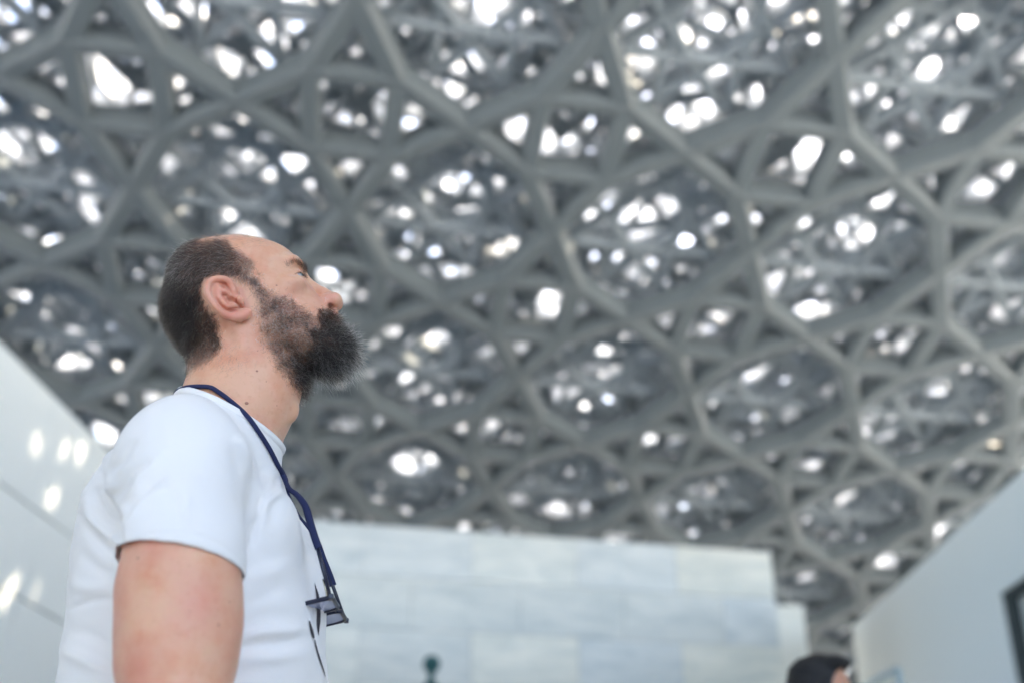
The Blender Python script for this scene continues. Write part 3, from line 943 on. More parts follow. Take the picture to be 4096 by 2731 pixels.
tone[:, 1] = np.clip(scal + brd, 0, .9)
ca = body.data.color_attributes.new('tone', 'FLOAT_COLOR', 'POINT')
ca.data.foreach_set('color', tone.ravel())

# --- eyes
m_eye, nt, b = mat_new('eyeball')
tc = nd(nt, 'ShaderNodeTexCoord'); sx = nd(nt, 'ShaderNodeSeparateXYZ'); nt.links.new(tc.outputs['Object'], sx.inputs[0])
r = nd(nt, 'ShaderNodeValToRGB'); r.color_ramp.interpolation = 'CONSTANT'
r.color_ramp.elements[0].color = (.50, .46, .46, 1)
e = r.color_ramp.elements.new(.845); e.color = (.10, .14, .13, 1)
e = r.color_ramp.elements.new(.975); e.color = (.008, .008, .008, 1)
r.color_ramp.elements[-1].position = 1.0; r.color_ramp.elements[-1].color = (.008, .008, .008, 1)
dv_ = nd(nt, 'ShaderNodeMath', operation='DIVIDE'); dv_.inputs[1].default_value = .0124
nt.links.new(sx.outputs[0], dv_.inputs[0]); nt.links.new(dv_.outputs[0], r.inputs[0]); nt.links.new(r.outputs[0], b.inputs['Base Color'])
b.inputs['Roughness'].default_value = .08; b.inputs['Coat Weight'].default_value = 1.0
for s in (1, -1):
    bm = bmesh.new(); bmesh.ops.create_uvsphere(bm, u_segments=32, v_segments=20, radius=.0124)
    o = bm_obj('eye', bm, m_eye, None, True)
    o.parent = man; o.matrix_parent_inverse = Matrix.Translation(-Vector(man.location))
    gd = Vector((.80, -.24 * s, .55)).normalized()
    o.matrix_basis = Matrix.Translation((EY[0], D + (EY[1] - D) * s, EY[2])) @ gd.to_track_quat('X', 'Z').to_matrix().to_4x4()

# moles on neck and cheek
bvh = BVHTree.FromPolygons([tuple(v) for v in V], [tuple(int(i) for i in q) for q in Q])
def cast(tree, px, py, off=0.0):
    d = Vector(ray(px, py)).normalized()
    h = tree.ray_cast(Vector((0, 0, CZ)), d)
    if h[0] is None: return None, None
    nn = h[1] if h[1].dot(d) < 0 else -h[1]
    return h[0] + nn * off, nn
m_mole = simple('mole', (.42, .18, .12), .5)
for (mx_, my_, r_) in [(860, 1212, .0017), (777, 1470, .0025), (1018, 527, .0012), (865, 1050, .0009), (695, 1113, .0009), (935, 1297, .0008), (1020, 1490, .0008), (-440, 940, .0014), (-900, 1160, .0012), (-845, 1275, .0014), (-700, 1205, .0007)]:
    h, nrm = cast(bvh, *(z1(mx_, my_) if mx_ > 0 else z2(-mx_, my_)))
    if h is None: continue
    bm = bmesh.new(); bmesh.ops.create_uvsphere(bm, u_segments=12, v_segments=8, radius=1.0)
    M = Matrix.Translation(h) @ nrm.to_track_quat('Z', 'Y').to_matrix().to_4x4() @ Matrix.Diagonal((r_, r_ * .85, r_ * .35, 1))
    bmesh.ops.transform(bm, matrix=M, verts=bm.verts)
    bm_obj('mole', bm, m_mole, man, True)
# ------------------------------------------------------------------ hair, beard, brows: real strands rooted in the skin
def hair_mat(name, col, rough=.35, spec=.6):
    m, nt, b = mat_new(name)
    nt.nodes.remove(b)
    out = [n for n in nt.nodes if n.type == 'OUTPUT_MATERIAL'][0]
    h = nt.nodes.new('ShaderNodeBsdfHairPrincipled')
    h.model = 'CHIANG'
    h.parametrization = 'COLOR'
    h.inputs['Color'].default_value = (*col, 1)
    h.inputs['Roughness'].default_value = rough
    h.inputs['Radial Roughness'].default_value = .45
    h.inputs['Random Roughness'].default_value = .2
    nt.links.new(h.outputs[0], out.inputs['Surface'])
    return m
m_dark = hair_mat('dark_brown_hair', (.013, .0095, .0075))
m_beard = hair_mat('dark_beard_hair', (.009, .0068, .0055))
m_grey = hair_mat('grey_hair', (.60, .60, .58), .3)
m_light = hair_mat('fine_pale_hair', (.22, .18, .15), .3)

tri = np.vstack([Q[:, [0, 1, 2]], Q[:, [0, 2, 3]]])
tc_ = V[tri].mean(1)
ishead = tc_[:, 2] > 1.47
tri = tri[ishead]; tc_ = tc_[ishead]
tn = np.cross(V[tri[:, 1]] - V[tri[:, 0]], V[tri[:, 2]] - V[tri[:, 0]])
ta = np.linalg.norm(tn, axis=1) / 2
tn /= np.linalg.norm(tn, axis=1)[:, None] + 1e-12
HR_ = np.random.RandomState(11)

def roots(dens_fn, per_mm2):
    zx_, zy_ = zz1(tc_)
    w = dens_fn(zx_, zy_) * ta * 1e6 * per_mm2
    n = HR_.poisson(np.clip(w, 0, 30))
    idx = np.repeat(np.arange(len(tri)), n)
    a, b_ = HR_.rand(len(idx)), HR_.rand(len(idx))
    fl = a + b_ > 1; a[fl] = 1 - a[fl]; b_[fl] = 1 - b_[fl]
    t = tri[idx]
    P = V[t[:, 0]] * (1 - a - b_)[:, None] + V[t[:, 1]] * a[:, None] + V[t[:, 2]] * b_[:, None]
    return P, tn[idx]

def nrm_(a): return a / (np.linalg.norm(a, axis=1)[:, None] + 1e-12)

def strands(name, P, N, flow, length, lift, curl_r, curl_n, wander, radius, mat, K=9, bend=None, parent=None):
    """grow strands: flow = direction along the skin, lift = share of the skin normal, curl radius in m and turns per strand"""
    n = len(P)
    if n == 0: return None
    flow = flow - N * (flow * N).sum(1)[:, None]
    d = nrm_(nrm_(flow) * (1 - lift)[:, None] + N * lift[:, None] + HR_.normal(size=(n, 3)) * wander)
    s1 = nrm_(np.cross(d, N + 1e-4)); s2 = np.cross(d, s1)
    ph = HR_.rand(n) * 6.28; tn_ = curl_n * (0.6 + .8 * HR_.rand(n)) * np.where(HR_.rand(n) < .5, -1, 1)
    cr = curl_r * (0.5 + HR_.rand(n))
    pts = np.zeros((n, K, 3))
    b = bend if bend is not None else np.zeros((n, 3))
    for k in range(K):
        t = k / (K - 1)
        c = np.cos(ph + tn_ * 6.28 * t) - np.cos(ph); s = np.sin(ph + tn_ * 6.28 * t) - np.sin(ph)
        pts[:, k] = P + (d * t + b * t * t)[:, :] * length[:, None] + (s1 * c[:, None] + s2 * s[:, None]) * (cr * min(1, t * 2))[:, None]
    hc = bpy.data.hair_curves.new(name)
    hc.add_curves([K] * n)
    hc.attributes['position'].data.foreach_set('vector', pts.astype(np.float32).ravel())
    tt = np.linspace(0, 1, K)
    prof_ = np.clip(1.0 - .75 * tt ** 2.5, .12, 1)
    rr = (radius * (0.75 + .5 * HR_.rand(n)))[:, None] * prof_[None, :]
    at = hc.attributes.get('radius') or hc.attributes.new('radius', 'FLOAT', 'POINT')
    at.data.foreach_set('value', rr.astype(np.float32).ravel())
    hc.materials.append(mat)
    o = bpy.data.objects.new(name, hc)
    COL.objects.link(o)
    adopt(o, parent or man)
    o['kind'] = 'stuff'
    return o

# flow over the scalp, given in the side view and mirrored
def side_dir(P, dx, dz, dy_out=0.0):
    s = np.sign(P[:, 1] - D)
    return np.stack([dx, s * dy_out, dz], 1)
back_dir = (-cT, -sT)                                  # towards the back of the head
down_dir = (sT, -cT)                                   # towards the chin along the head
def scalp_flow(P):
    zx_, zy_ = zz1(P)
    t = sstep(150, 900, zy_)                            # 0 at crown, 1 low
    f = sstep(700, 300, zx_)
    bx = back_dir[0] * (1 - t * .8) + down_dir[0] * (t + .25); bz = back_dir[1] * (1 - t * .8) + down_dir[1] * (t + .25)
    a = .35 * np.sin(zx_ * .013 + zy_ * .009) + .75 * vnoise(P, 420, 21) * sstep(250, 600, zy_) + .4 * vnoise(P, 900, 22)
    return side_dir(P, bx * np.cos(a) - bz * np.sin(a), bx * np.sin(a) + bz * np.cos(a))

EARP = [(440, 455), (640, 450), (770, 560), (840, 760), (770, 825), (600, 815), (425, 620)]
def not_ear(zx_, zy_): return 1 - sstep(-6, 10, poly_sd(zx_, zy_, EARP))
# the ear stands clear of the head: drop roots that sit far out from the skull there
def clean(P, N):
    zx_, zy_ = zz1(P)
    e = poly_sd(zx_, zy_, EARP) > -4
    k = ~e
    return P[k], N[k]

def d_scalp(zx_, zy_):
    d = poly_sd(zx_, zy_, SCALP)
    low = sstep(1230, 860, zy_) * .85 + .15 * (zy_ < 1280)
    top = .35 + .65 * sstep(135, 330, zy_)
    front = .16 + .84 * sstep(860, 560, zx_)
    e = sstep(-14, 55, d + 14 * np.sin(zx_ * .09) * np.sin(zy_ * .07))
    return e * np.clip(low, 0, 1) * top * front * not_ear(zx_, zy_)
P, N = roots(d_scalp, 2.1); P, N = clean(P, N)
zx_, zy_ = zz1(P)
backness = sstep(480, 200, zx_) * sstep(420, 620, zy_) * sstep(1150, 950, zy_)
ln = (.0068 + .0095 * backness + .0025 * HR_.rand(len(P)) + .003 * backness * vnoise(P, 500, 23)) * (1 - .45 * sstep(950, 1200, zy_))
strands('hair', P, N, scalp_flow(P), ln, .22 + .16 * backness, .0007 + .0012 * backness, .6 + .5 * backness, .16, np.full(len(P), .000060), m_dark, 7)
# grey among it
def d_sgrey(zx_, zy_):
    return d_scalp(zx_, zy_) * (.15 + .85 * np.exp(-((zx_ - 650) ** 2 / 200 ** 2 + (zy_ - 360) ** 2 / 110 ** 2)) + .7 * np.exp(-((zx_ - 560) ** 2 / 130 ** 2 + (zy_ - 1040) ** 2 / 90 ** 2)) + .4 * np.exp(-((zx_ - 300) ** 2 / 110 ** 2 + (zy_ - 420) ** 2 / 150 ** 2)))
P, N = roots(d_sgrey, .36); P, N = clean(P, N)
strands('grey_hair', P, N, scalp_flow(P), .011 + .007 * HR_.rand(len(P)), np.full(len(P), .3), np.full(len(P), .0013), np.full(len(P), .7), .25, np.full(len(P), .000065), m_grey, 8)
# fine wisps on the bald crown
def d_wisp(zx_, zy_): return ((zy_ < 215) & (zx_ > 330) & (zx_ < 1010)) * sstep(1010, 880, zx_) * 1.0
P, N = roots(d_wisp, .10)
strands('fine_crown_hair', P, N, scalp_flow(P), .008 + .010 * HR_.rand(len(P)), np.full(len(P), .12), np.full(len(P), .0010), np.full(len(P), .6), .18, np.full(len(P), .000035), m_light, 8)

# beard
MUST = [(1345, 706), (1400, 704), (1450, 718), (1500, 752), (1560, 800), (1560, 900), (1450, 860), (1375, 850), (1345, 780)]
CHIN = [(1330, 880), (1600, 820), (1850, 1000), (1800, 1350), (1350, 1500), (1230, 1400), (1250, 1150)]
UNDER = [(1080, 1120), (1300, 1150), (1560, 1150), (1500, 1420), (1280, 1460), (1150, 1330)]
def d_beard(zx_, zy_):
    d = poly_sd(zx_, zy_, BEARD) + 22 * np.sin(zx_ * .05 + 1) * np.sin(zy_ * .06)
    e = sstep(-30, 110, d)
    chin = sstep(-60, 80, poly_sd(zx_, zy_, CHIN)); mu = sstep(-8, 15, poly_sd(zx_, zy_, MUST))
    patch_ = .75 + .35 * np.sin(zx_ * .021 + zy_ * .013) * np.sin(zy_ * .027 - zx_ * .008)
    under = sstep(-40, 60, poly_sd(zx_, zy_, UNDER))
    e = e * (1 - .35 * np.exp(-((zx_ - 960) ** 2 / 110 ** 2 + (zy_ - 880) ** 2 / 130 ** 2)))
    return e * (.80 + .6 * np.maximum(chin, under * .8)) * patch_ * (1 - mu) * not_ear(zx_, zy_)
P, N = roots(d_beard, 1.15); P, N = clean(P, N)
zx_, zy_ = zz1(P)
chin = sstep(-90, 120, poly_sd(zx_, zy_, CHIN)); below = sstep(1150, 1350, zy_)
down = side_dir(P, np.full(len(P), .55), np.full(len(P), -.75), .15)
und = sstep(-60, 60, poly_sd(zx_, zy_, UNDER)); fr = sstep(1560, 1420, zx_)
ln = (.0085 + .0130 * chin + .010 * und * (1 - chin)) * (.55 + .65 * HR_.rand(len(P)))
bend = np.tile(np.array([[.08, 0, -.22]]), (len(P), 1)) * chin[:, None]
strands('beard', P, N, down, ln, .42 + .22 * chin, .0015 + .0009 * chin, 1.3 + 1.5 * chin, .42, np.full(len(P), .000068), m_beard, 12, bend)
def d_bgrey(zx_, zy_):
    return d_beard(zx_, zy_) * (.55 + 1.6 * np.exp(-((zx_ - 980) ** 2 / 110 ** 2 + (zy_ - 880) ** 2 / 150 ** 2)) + .5 * np.exp(-((zx_ - 860) ** 2 / 60 ** 2 + (zy_ - 500) ** 2 / 70 ** 2)) + 1.0 * sstep(1480, 1620, zx_))
P, N = roots(d_bgrey, .20); P, N = clean(P, N)
zx_, zy_ = zz1(P); chin = sstep(-90, 120, poly_sd(zx_, zy_, CHIN))
down = side_dir(P, np.full(len(P), .55), np.full(len(P), -.75), .15)
bend = np.tile(np.array([[.12, 0, -.25]]), (len(P), 1)) * chin[:, None]
strands('grey_beard_hair', P, N, down, (.013 + .014 * chin) * (.7 + .6 * HR_.rand(len(P))), .5 + .15 * chin, np.full(len(P), .0024), np.full(len(P), .9), .35, np.full(len(P), .000092), m_grey, 14, bend)
# moustache
def d_must(zx_, zy_): return sstep(-6, 14, poly_sd(zx_, zy_, MUST))
P, N = roots(d_must, 1.9)
ok = (P[:, 2] < hl(112, -33)[1] + .004); P, N = P[ok], N[ok]
mf = side_dir(P, np.full(len(P), .30), np.full(len(P), -.75), .35)
strands('moustache', P, N, mf, .008 + .010 * HR_.rand(len(P)), np.full(len(P), .34), np.full(len(P), .0010), np.full(len(P), .7), .24, np.full(len(P), .000060), m_dark, 8)
P, N = roots(d_must, .22)
strands('grey_moustache_hair', P, N, side_dir(P, np.full(len(P), .4), np.full(len(P), -.7), .3), .013 + .006 * HR_.rand(len(P)), np.full(len(P), .45), np.full(len(P), .0014), np.full(len(P), .7), .25, np.full(len(P), .00009), m_grey, 9)
# brows and lashes
BROW = [(1095, 360), (1150, 325), (1210, 340), (1245, 380), (1262, 430), (1235, 425), (1215, 385), (1165, 352), (1110, 385)]
def d_brow(zx_, zy_): return sstep(-7, 6, poly_sd(zx_, zy_, BROW)) * (.35 + .65 * sstep(1120, 1200, zx_))
P, N = roots(d_brow, 2.2)
strands('eyebrow', P, N, side_dir(P, np.full(len(P), .1), np.full(len(P), .3), .9), .007 + .003 * HR_.rand(len(P)), np.full(len(P), .25), np.full(len(P), .0005), np.full(len(P), .4), .2, np.full(len(P), .00005), m_dark, 6)
LASH = [(1150, 440), (1190, 420), (1228, 432), (1245, 465), (1225, 460), (1190, 436)]
P, N = roots(lambda a, b_: (poly_sd(a, b_, LASH) > -2) * 1.0, .9)
strands('eyelashes', P, N, side_dir(P, np.full(len(P), .8), np.full(len(P), .1), .3), .005 + .002 * HR_.rand(len(P)), np.full(len(P), .5), np.full(len(P), .0002), np.full(len(P), .3), .1, np.full(len(P), .00004), m_dark, 5)
# neck and arm down
P, N = roots(lambda a, b_: np.exp(-((a - 620) ** 2 / 160 ** 2 + (b_ - 1120) ** 2 / 90 ** 2)) * not_ear(a, b_), .25)
strands('fine_neck_hair', P, N, side_dir(P, np.full(len(P), -.2), np.full(len(P), -.8)), .009 + .006 * HR_.rand(len(P)), np.full(len(P), .25), np.full(len(P), .0016), np.full(len(P), .6), .3, np.full(len(P), .00004), m_light, 8)
# ------------------------------------------------------------------ t-shirt
Fs = Field(-.64, -.15, D - .36, D + .0006, .90, 1.60, 0.003)
tf = torso_field(Fs, .000)
nf = neck_field(Fs, .0035)
Fs.f = smin(tf, nf, .018)
sleeve = Field(-.64, -.15, D - .36, D + .0006, .90, 1.60, 0.003)
arm_parts(sleeve, .005)
sleeve.cap((-.347, D - .240, 1.27), (-.336, D - .246, 1.19), .0650, .0648, .012)
hem = (sleeve.X - hp.x) * hn.x + (sleeve.Y - hp.y) * hn.y + (sleeve.Z - hp.z) * hn.z
sleeve.f = np.maximum(sleeve.f, hem)
Fs.f = smin(Fs.f, sleeve.f, .034)
# chest and belly
Fs.ell((-.300, D - .080, 1.335), (.042, .065, .050), .03)
Fs.ell((-.258, D + .012, 1.255), (.028, .045, .075), .025)
colp = (Fs.X - CN.x) * cn.x + (Fs.Z - CN.z) * cn.z
Fs.f = np.maximum(Fs.f, colp)
Fs.f = np.maximum(Fs.f, .925 - Fs.Z)
Fs.mirror(D)
Vs, Qs = Fs.mesh()
ctr = Vs[Qs].mean(1)
col_d = (ctr[:, 0] - CN.x) * cn.x + (ctr[:, 2] - CN.z) * cn.z
yn = D - np.abs(ctr[:, 1] - D)
hem_d = (ctr[:, 0] - hp.x) * hn.x + (yn - hp.y) * hn.y + (ctr[:, 2] - hp.z) * hn.z
e1 = Vs[Qs[:, 2]] - Vs[Qs[:, 0]]; e2 = Vs[Qs[:, 3]] - Vs[Qs[:, 1]]
fn = np.cross(e1, e2); fn /= np.linalg.norm(fn, axis=1)[:, None] + 1e-12
fny = np.where(ctr[:, 1] < D, fn[:, 1], -fn[:, 1])
capc = (col_d > -.0022) & (fn[:, 0] * cn.x + fn[:, 2] * cn.z > .7)
caph = (hem_d > -.0022) & (fn[:, 0] * hn.x + fny * hn.y + fn[:, 2] * hn.z > .75) & (np.abs(ctr[:, 1] - D) > .165)
capb = (ctr[:, 2] < .928)
Qs = Qs[~(capc | caph | capb)]
used = np.unique(Qs); remap = np.full(len(Vs), -1); remap[used] = np.arange(len(used))
Vs = Vs[used]; Qs = remap[Qs]
ed = np.sort(np.vstack([Qs[:, [k, (k + 1) % 4]] for k in range(4)]), axis=1)
key = ed[:, 0].astype(np.int64) * len(Vs) + ed[:, 1]
uk, cn_ = np.unique(key, return_counts=True)
bk = uk[cn_ == 1]; be = np.stack([bk // len(Vs), bk % len(Vs)], 1)
for _ in range(12):
    acc = np.zeros_like(Vs); cnt_ = np.zeros(len(Vs))
    for a_, b_ in ((0, 1), (1, 0)):
        np.add.at(acc, be[:, a_], Vs[be[:, b_]]); np.add.at(cnt_, be[:, a_], 1)
    mk = cnt_ == 2
    Vs[mk] = Vs[mk] * .5 + acc[mk] / 2 * .5
# vertex normals
e1 = Vs[Qs[:, 2]] - Vs[Qs[:, 0]]; e2 = Vs[Qs[:, 3]] - Vs[Qs[:, 1]]
fn = np.cross(e1, e2)
VN = np.zeros_like(Vs)
for k in range(4): np.add.at(VN, Qs[:, k], fn)
VN /= np.linalg.norm(VN, axis=1)[:, None] + 1e-12
# folds: (polyline in the chest view, width px, height mm, near side only?)
FOLDS = [
    ([(262, 470), (262, 560), (285, 640), (315, 720), (332, 830), (338, 940)], 16, -4.5),
    ([(300, 470), (300, 560), (322, 650), (350, 740)], 22, 3.0),
    ([(318, 690), (350, 610), (420, 520), (520, 430)], 17, -3.6),
    ([(345, 640), (400, 560), (480, 480), (570, 400)], 22, 2.6),
    ([(335, 770), (390, 670), (480, 580), (590, 520)], 18, -2.6),
    ([(300, 560), (330, 480), (390, 400), (450, 340)], 17, -2.6),
    ([(360, 800), (430, 700), (540, 620), (640, 580)], 22, 2.0),
    ([(225, 560), (232, 640), (262, 720), (325, 800)], 17, -3.2),
    ([(180, 620), (205, 720), (260, 790), (325, 860)], 20, 2.4),
    ([(170, 740), (220, 830), (280, 890), (335, 930)], 18, -2.4),
    ([(150, 900), (220, 980), (330, 1030)], 22, -1.8),
    ([(78, 1190), (200, 1158), (345, 1150)], 9, -2.0),
    ([(78, 1300), (200, 1330), (340, 1420)], 26, -2.0),
    ([(90, 1060), (200, 1090), (340, 1090)], 26, 1.8),
    ([(60, 1400), (180, 1450), (340, 1530)], 26, 2.0),
    ([(1062, 640), (1078, 560), (1060, 470), (1020, 400)], 18, -3.4),
    ([(1035, 720), (1090, 620), (1150, 550), (1195, 520)], 15, -2.4),
    ([(1040, 780), (1060, 700), (1110, 640), (1180, 600)], 18, 2.2),
    ([(1010, 900), (1035, 800), (1055, 700), (1062, 640)], 16, -3.6),
    ([(1010, 560), (1010, 470), (970, 380), (920, 310)], 24, 2.2),
    ([(960, 560), (950, 470), (900, 370)], 22, -1.6),
    ([(1110, 820), (1130, 700), (1180, 620)], 22, -1.8),
    ([(920, 1395), (1060, 1372), (1290, 1340)], 22, -2.8),
    ([(920, 1350), (1080, 1325), (1280, 1290)], 24, 2.2),
    ([(930, 1290), (1060, 1240), (1250, 1230)], 24, -1.6),
    ([(930, 1480), (1080, 1440), (1300, 1420)], 24, 1.6),
    ([(960, 1160), (1080, 1120), (1260, 1080)], 30, -1.5),
    ([(980, 1060), (1080, 1010), (1240, 960)], 30, 1.4),
    ([(345, 925), (470, 838), (570, 818), (670, 815), (765, 838), (870, 880), (985, 985)], 6, -0.9),
    ([(680, 600), (676, 690), (684, 800)], 16, 1.2),
    ([(560, 560), (610, 620), (655, 720)], 20, -1.3),
]
nearP = Vs.copy(); nearP[:, 1] = D - np.abs(Vs[:, 1] - D)
ax_, ay_ = to_px(nearP); ax_, ay_ = (ax_ - 200) / .798, (ay_ - 1480) / .798
isn = np.where(Vs[:, 1] < D, 1.0, 0.7)
face = np.where(nearP[:, 1] < D - .03, 1.0, sstep(0, .03, D - nearP[:, 1]))
disp = np.zeros(len(Vs))
wob = 6 * np.sin(ax_ * .021 + ay_ * .013) + 4 * np.sin(ay_ * .047 - ax_ * .01)
for pts, wd, am in FOLDS:
    P2 = spline([(a, b, 0) for a, b in pts], 14)[:, :2]
    d, t_ = line_dt(ax_ + wob, ay_ + wob * .6, P2)
    disp += am * 2.6 * np.sin(np.pi * np.clip(t_, .03, .97)) ** .7 * np.exp(-(d / (wd * 1.45)) ** 2)
disp += 2.2 * vnoise(Vs, 36, 3) + 1.2 * vnoise(Vs, 85, 4)
colv = -((Vs[:, 0] - CN.x) * cn.x + (Vs[:, 2] - CN.z) * cn.z)
disp = np.where(disp < 0, disp * .75, disp) * sstep(.002, .04, colv)
Vs = Vs + VN * (disp * isn * face / 1000)[:, None]

m_shirt, nt, b = mat_new('white_cotton_jersey')
b.inputs['Base Color'].default_value = (.87, .835, .81, 1); b.inputs['Roughness'].default_value = .85
b.inputs['Sheen Weight'].default_value = .25; b.inputs['Specular IOR Level'].default_value = .2
b.inputs['Subsurface Weight'].default_value = .12; b.inputs['Subsurface Radius'].default_value = (1, 1, 1); b.inputs['Subsurface Scale'].default_value = .004
tc = nd(nt, 'ShaderNodeTexCoord')
wv = nd(nt, 'ShaderNodeTexNoise', Scale=1400.0, Detail=2.0); nt.links.new(tc.outputs['Object'], wv.inputs['Vector'])
w2 = nd(nt, 'ShaderNodeTexNoise', Scale=60.0, Detail=4.0); nt.links.new(tc.outputs['Object'], w2.inputs['Vector'])
ad = nd(nt, 'ShaderNodeMath', operation='MULTIPLY_ADD'); ad.inputs[1].default_value = 3.0
nt.links.new(w2.outputs['Fac'], ad.inputs[0]); nt.links.new(wv.outputs['Fac'], ad.inputs[2])
bp = nd(nt, 'ShaderNodeBump', Strength=.4, Distance=.0005); nt.links.new(ad.outputs[0], bp.inputs['Height']); nt.links.new(bp.outputs['Normal'], b.inputs['Normal'])
shirt = mesh_np('t_shirt', Vs, Qs, m_shirt, man)
sm = shirt.modifiers.new('solid', 'SOLIDIFY'); sm.thickness = .0014; sm.offset = -1
shirt_bvh = BVHTree.FromPolygons([tuple(v) for v in Vs], [tuple(int(i) for i in q) for q in Qs])

# collar band along the opening
ang = np.linspace(0, 2 * math.pi, 65)[:-1]
mid = (CN + CF) / 2
loop = []
for an in ang:
    d = cdir * math.cos(an) + Vector((0, 1, 0)) * math.sin(an)
    # march outwards in the collar plane until outside the shirt
    o0 = mid - cn * .004
    h = shirt_bvh.ray_cast(o0, d, .4)
    r_ = (h[0] - o0).length if h[0] is not None else .07
    loop.append(r_)
loop = np.array(loop); 
for _ in range(3): loop = (np.roll(loop, 1) + loop * 2 + np.roll(loop, -1)) / 4
bm = bmesh.new()
rings = []
prof = [(-.0012, -.010), (.0012, -.0095), (.0020, -.002), (.0012, .0022), (-.0010, .0022), (-.0022, -.001), (-.0028, -.008)]
for an, r_ in zip(ang, loop):
    d = cdir * math.cos(an) + Vector((0, 1, 0)) * math.sin(an)
    rings.append([bm.verts.new(mid + d * (r_ + a) + cn * (b_ - .002)) for a, b_ in prof])
n = len(rings); m_ = len(prof)
for i in range(n):
    for k in range(m_):
        bm.faces.new((rings[i][k], rings[i][(k + 1) % m_], rings[(i + 1) % n][(k + 1) % m_], rings[(i + 1) % n][k]))
bmesh.ops.recalc_face_normals(bm, faces=bm.faces[:])
collar = bm_obj('collar_band', bm, m_shirt, None, True)
adopt(collar, shirt)

# printed motif on the chest
m_print = simple('black_print', (.045, .04, .05), .7)
def patch(pts, name='chest_print', nrow=8):
    """thin printed shape lying on the shirt; pts = left and right edges of rows in the z3 view"""
    bm = bmesh.new(); rows_ = []
    for (xl, xr, y) in pts:
        row_ = []
        for t in (0, .5, 1):
            h, nn = cast(shirt_bvh, *z3(xl + (xr - xl) * t, y))
            if h is None: row_ = None; break
            row_.append(bm.verts.new(h + nn * .0009))
        rows_.append(row_)
    for a, b_ in zip(rows_[:-1], rows_[1:]):
        if a and b_:
            for k in range(2): bm.faces.new((a[k], a[k + 1], b_[k + 1], b_[k]))
    if not bm.faces: bm.free(); return
    o = bm_obj(name, bm, m_print, None, True)
    adopt(o, shirt)

patch([(332, 333, 810), (334, 341, 835), (338, 352, 865), (343, 364, 900), (347, 372, 940), (350, 376, 990), (350, 377, 1040), (348, 376, 1095), (349, 372, 1130), (353, 367, 1165), (358, 364, 1190), (361, 363, 1207)])
patch([(290, 298, 1100), (293, 308, 1130), (298, 320, 1165), (308, 328, 1200), (318, 332, 1230)])
patch([(330, 336, 1240), (336, 348, 1290), (350, 362, 1340), (366, 378, 1390), (384, 394, 1440), (400, 408, 1485), (411, 414, 1515)])
# ------------------------------------------------------------------ trousers and shoes for the bearded man, and a second figure
m_denim = simple('dark_denim', (.035, .045, .07), .85, bump=(900, .3, .0004))
m_shoe = simple('dark_shoe_leather', (.03, .025, .022), .45)
def legs(root, c, yaw, top, w, hip):
    """trousers and shoes under a figure standing at c"""
    cy, sy = math.cos(yaw), math.sin(yaw)
    def W(x, y, z): return (c[0] + x * cy - y * sy, c[1] + x * sy + y * cy, z)
    F = Field(c[0] - .32, c[0] + .32, c[1] - .32, c[1] + .32, .03, top + .06, .009)
    F.ell(W(0, 0, top - .06), (w * .80, w * .98, .13), .03)
    for s in (-1, 1):
        F.cap(W(0, s * hip, top - .10), W(.015, s * (hip + .01), top * .52), .088, .065, .03)
        F.cap(W(.015, s * (hip + .01), top * .52), W(-.01, s * (hip + .015), .09), .064, .058, .02)
    F.f = np.maximum(F.f, F.Z - top)
    Vt, Qt = F.mesh(); mesh_np('trousers', Vt, Qt, m_denim, root)
    for s in (-1, 1):
        F = Field(c[0] - .35, c[0] + .35, c[1] - .35, c[1] + .35, -.02, .17, .006)
        F.cap(W(-.06, s * (hip + .015), .055), W(.14, s * (hip + .03), .040), .046, .040, .01)
        F.ell(W(-.02, s * (hip + .015), .09), (.06, .05, .06), .02)
        F.f = np.maximum(F.f, .004 - F.Z)
        Vt, Qt = F.mesh(); mesh_np('shoe', Vt, Qt, m_shoe, root)
legs(man, (-.39, D), 0.0, .96, .20, .10)

# second visitor, only the top of the head shows
YP = 3.8
hp_ = at_y(3282, 2620, YP)
visitor = thing('person', 'dark haired visitor in the lower right corner seen only from the brow up', 'person', (hp_.x, YP, 0))
hc_ = (hp_.x, YP, hp_.z - .125)
yaw = -.45
cy, sy = math.cos(yaw), math.sin(yaw)
def W(x, y, z): return (hc_[0] + x * cy - y * sy, hc_[1] + x * sy + y * cy, hc_[2] + z)
RY = [(cy, sy, 0), (-sy, cy, 0), (0, 0, 1)]
F = Field(hc_[0] - .40, hc_[0] + .40, YP - .40, YP + .40, .70, hc_[2] + .16, .0065)
F.ell(W(-.012, 0, .025), (.094, .074, .092), .01, R=RY)
F.ell(W(.018, 0, -.045), (.070, .058, .075), .03, R=RY)
F.ell(W(.035, 0, -.095), (.040, .036, .028), .03, R=RY)
F.chain([W(.078, 0, .005), W(.100, 0, -.040)], [.009, .013], .008)
F.ell(W(.068, 0, .022), (.016, .052, .010), .012, R=RY)
for s in (-1, 1):
    F.ell(W(.084, s * .032, .000), (.010, .018, .011), .008, 'cut', R=RY)
    F.ell(W(-.005, s * .076, -.012), (.016, .007, .030), .006, R=RY)
    F.cap(W(-.04, s * .15, -.30), W(-.03, s * .25, -.56), .058, .046, .03)
    F.cap(W(-.03, s * .25, -.56), W(.05, s * .24, -.78), .044, .028, .02)
    F.ell(W(.065, s * .24, -.84), (.035, .016, .045), .015, R=RY)
    for k in range(4):
        F.cap(W(.085 - .018 * k, s * .24, -.86), W(.090 - .018 * k, s * .235, -.92), .009, .007, .003)
F.cap(W(-.02, 0, -.08), W(-.045, 0, -.24), .056, .062, .02)
F.ell(W(-.05, 0, -.46), (.115, .175, .25), .05, R=RY)
Vp, Qp = F.mesh()
m_skin2, nt, b = mat_new('tanned_skin'); skin_nodes(nt, b, (.55, .30, .20), attr=False)
mesh_np('body', Vp, Qp, m_skin2, visitor)
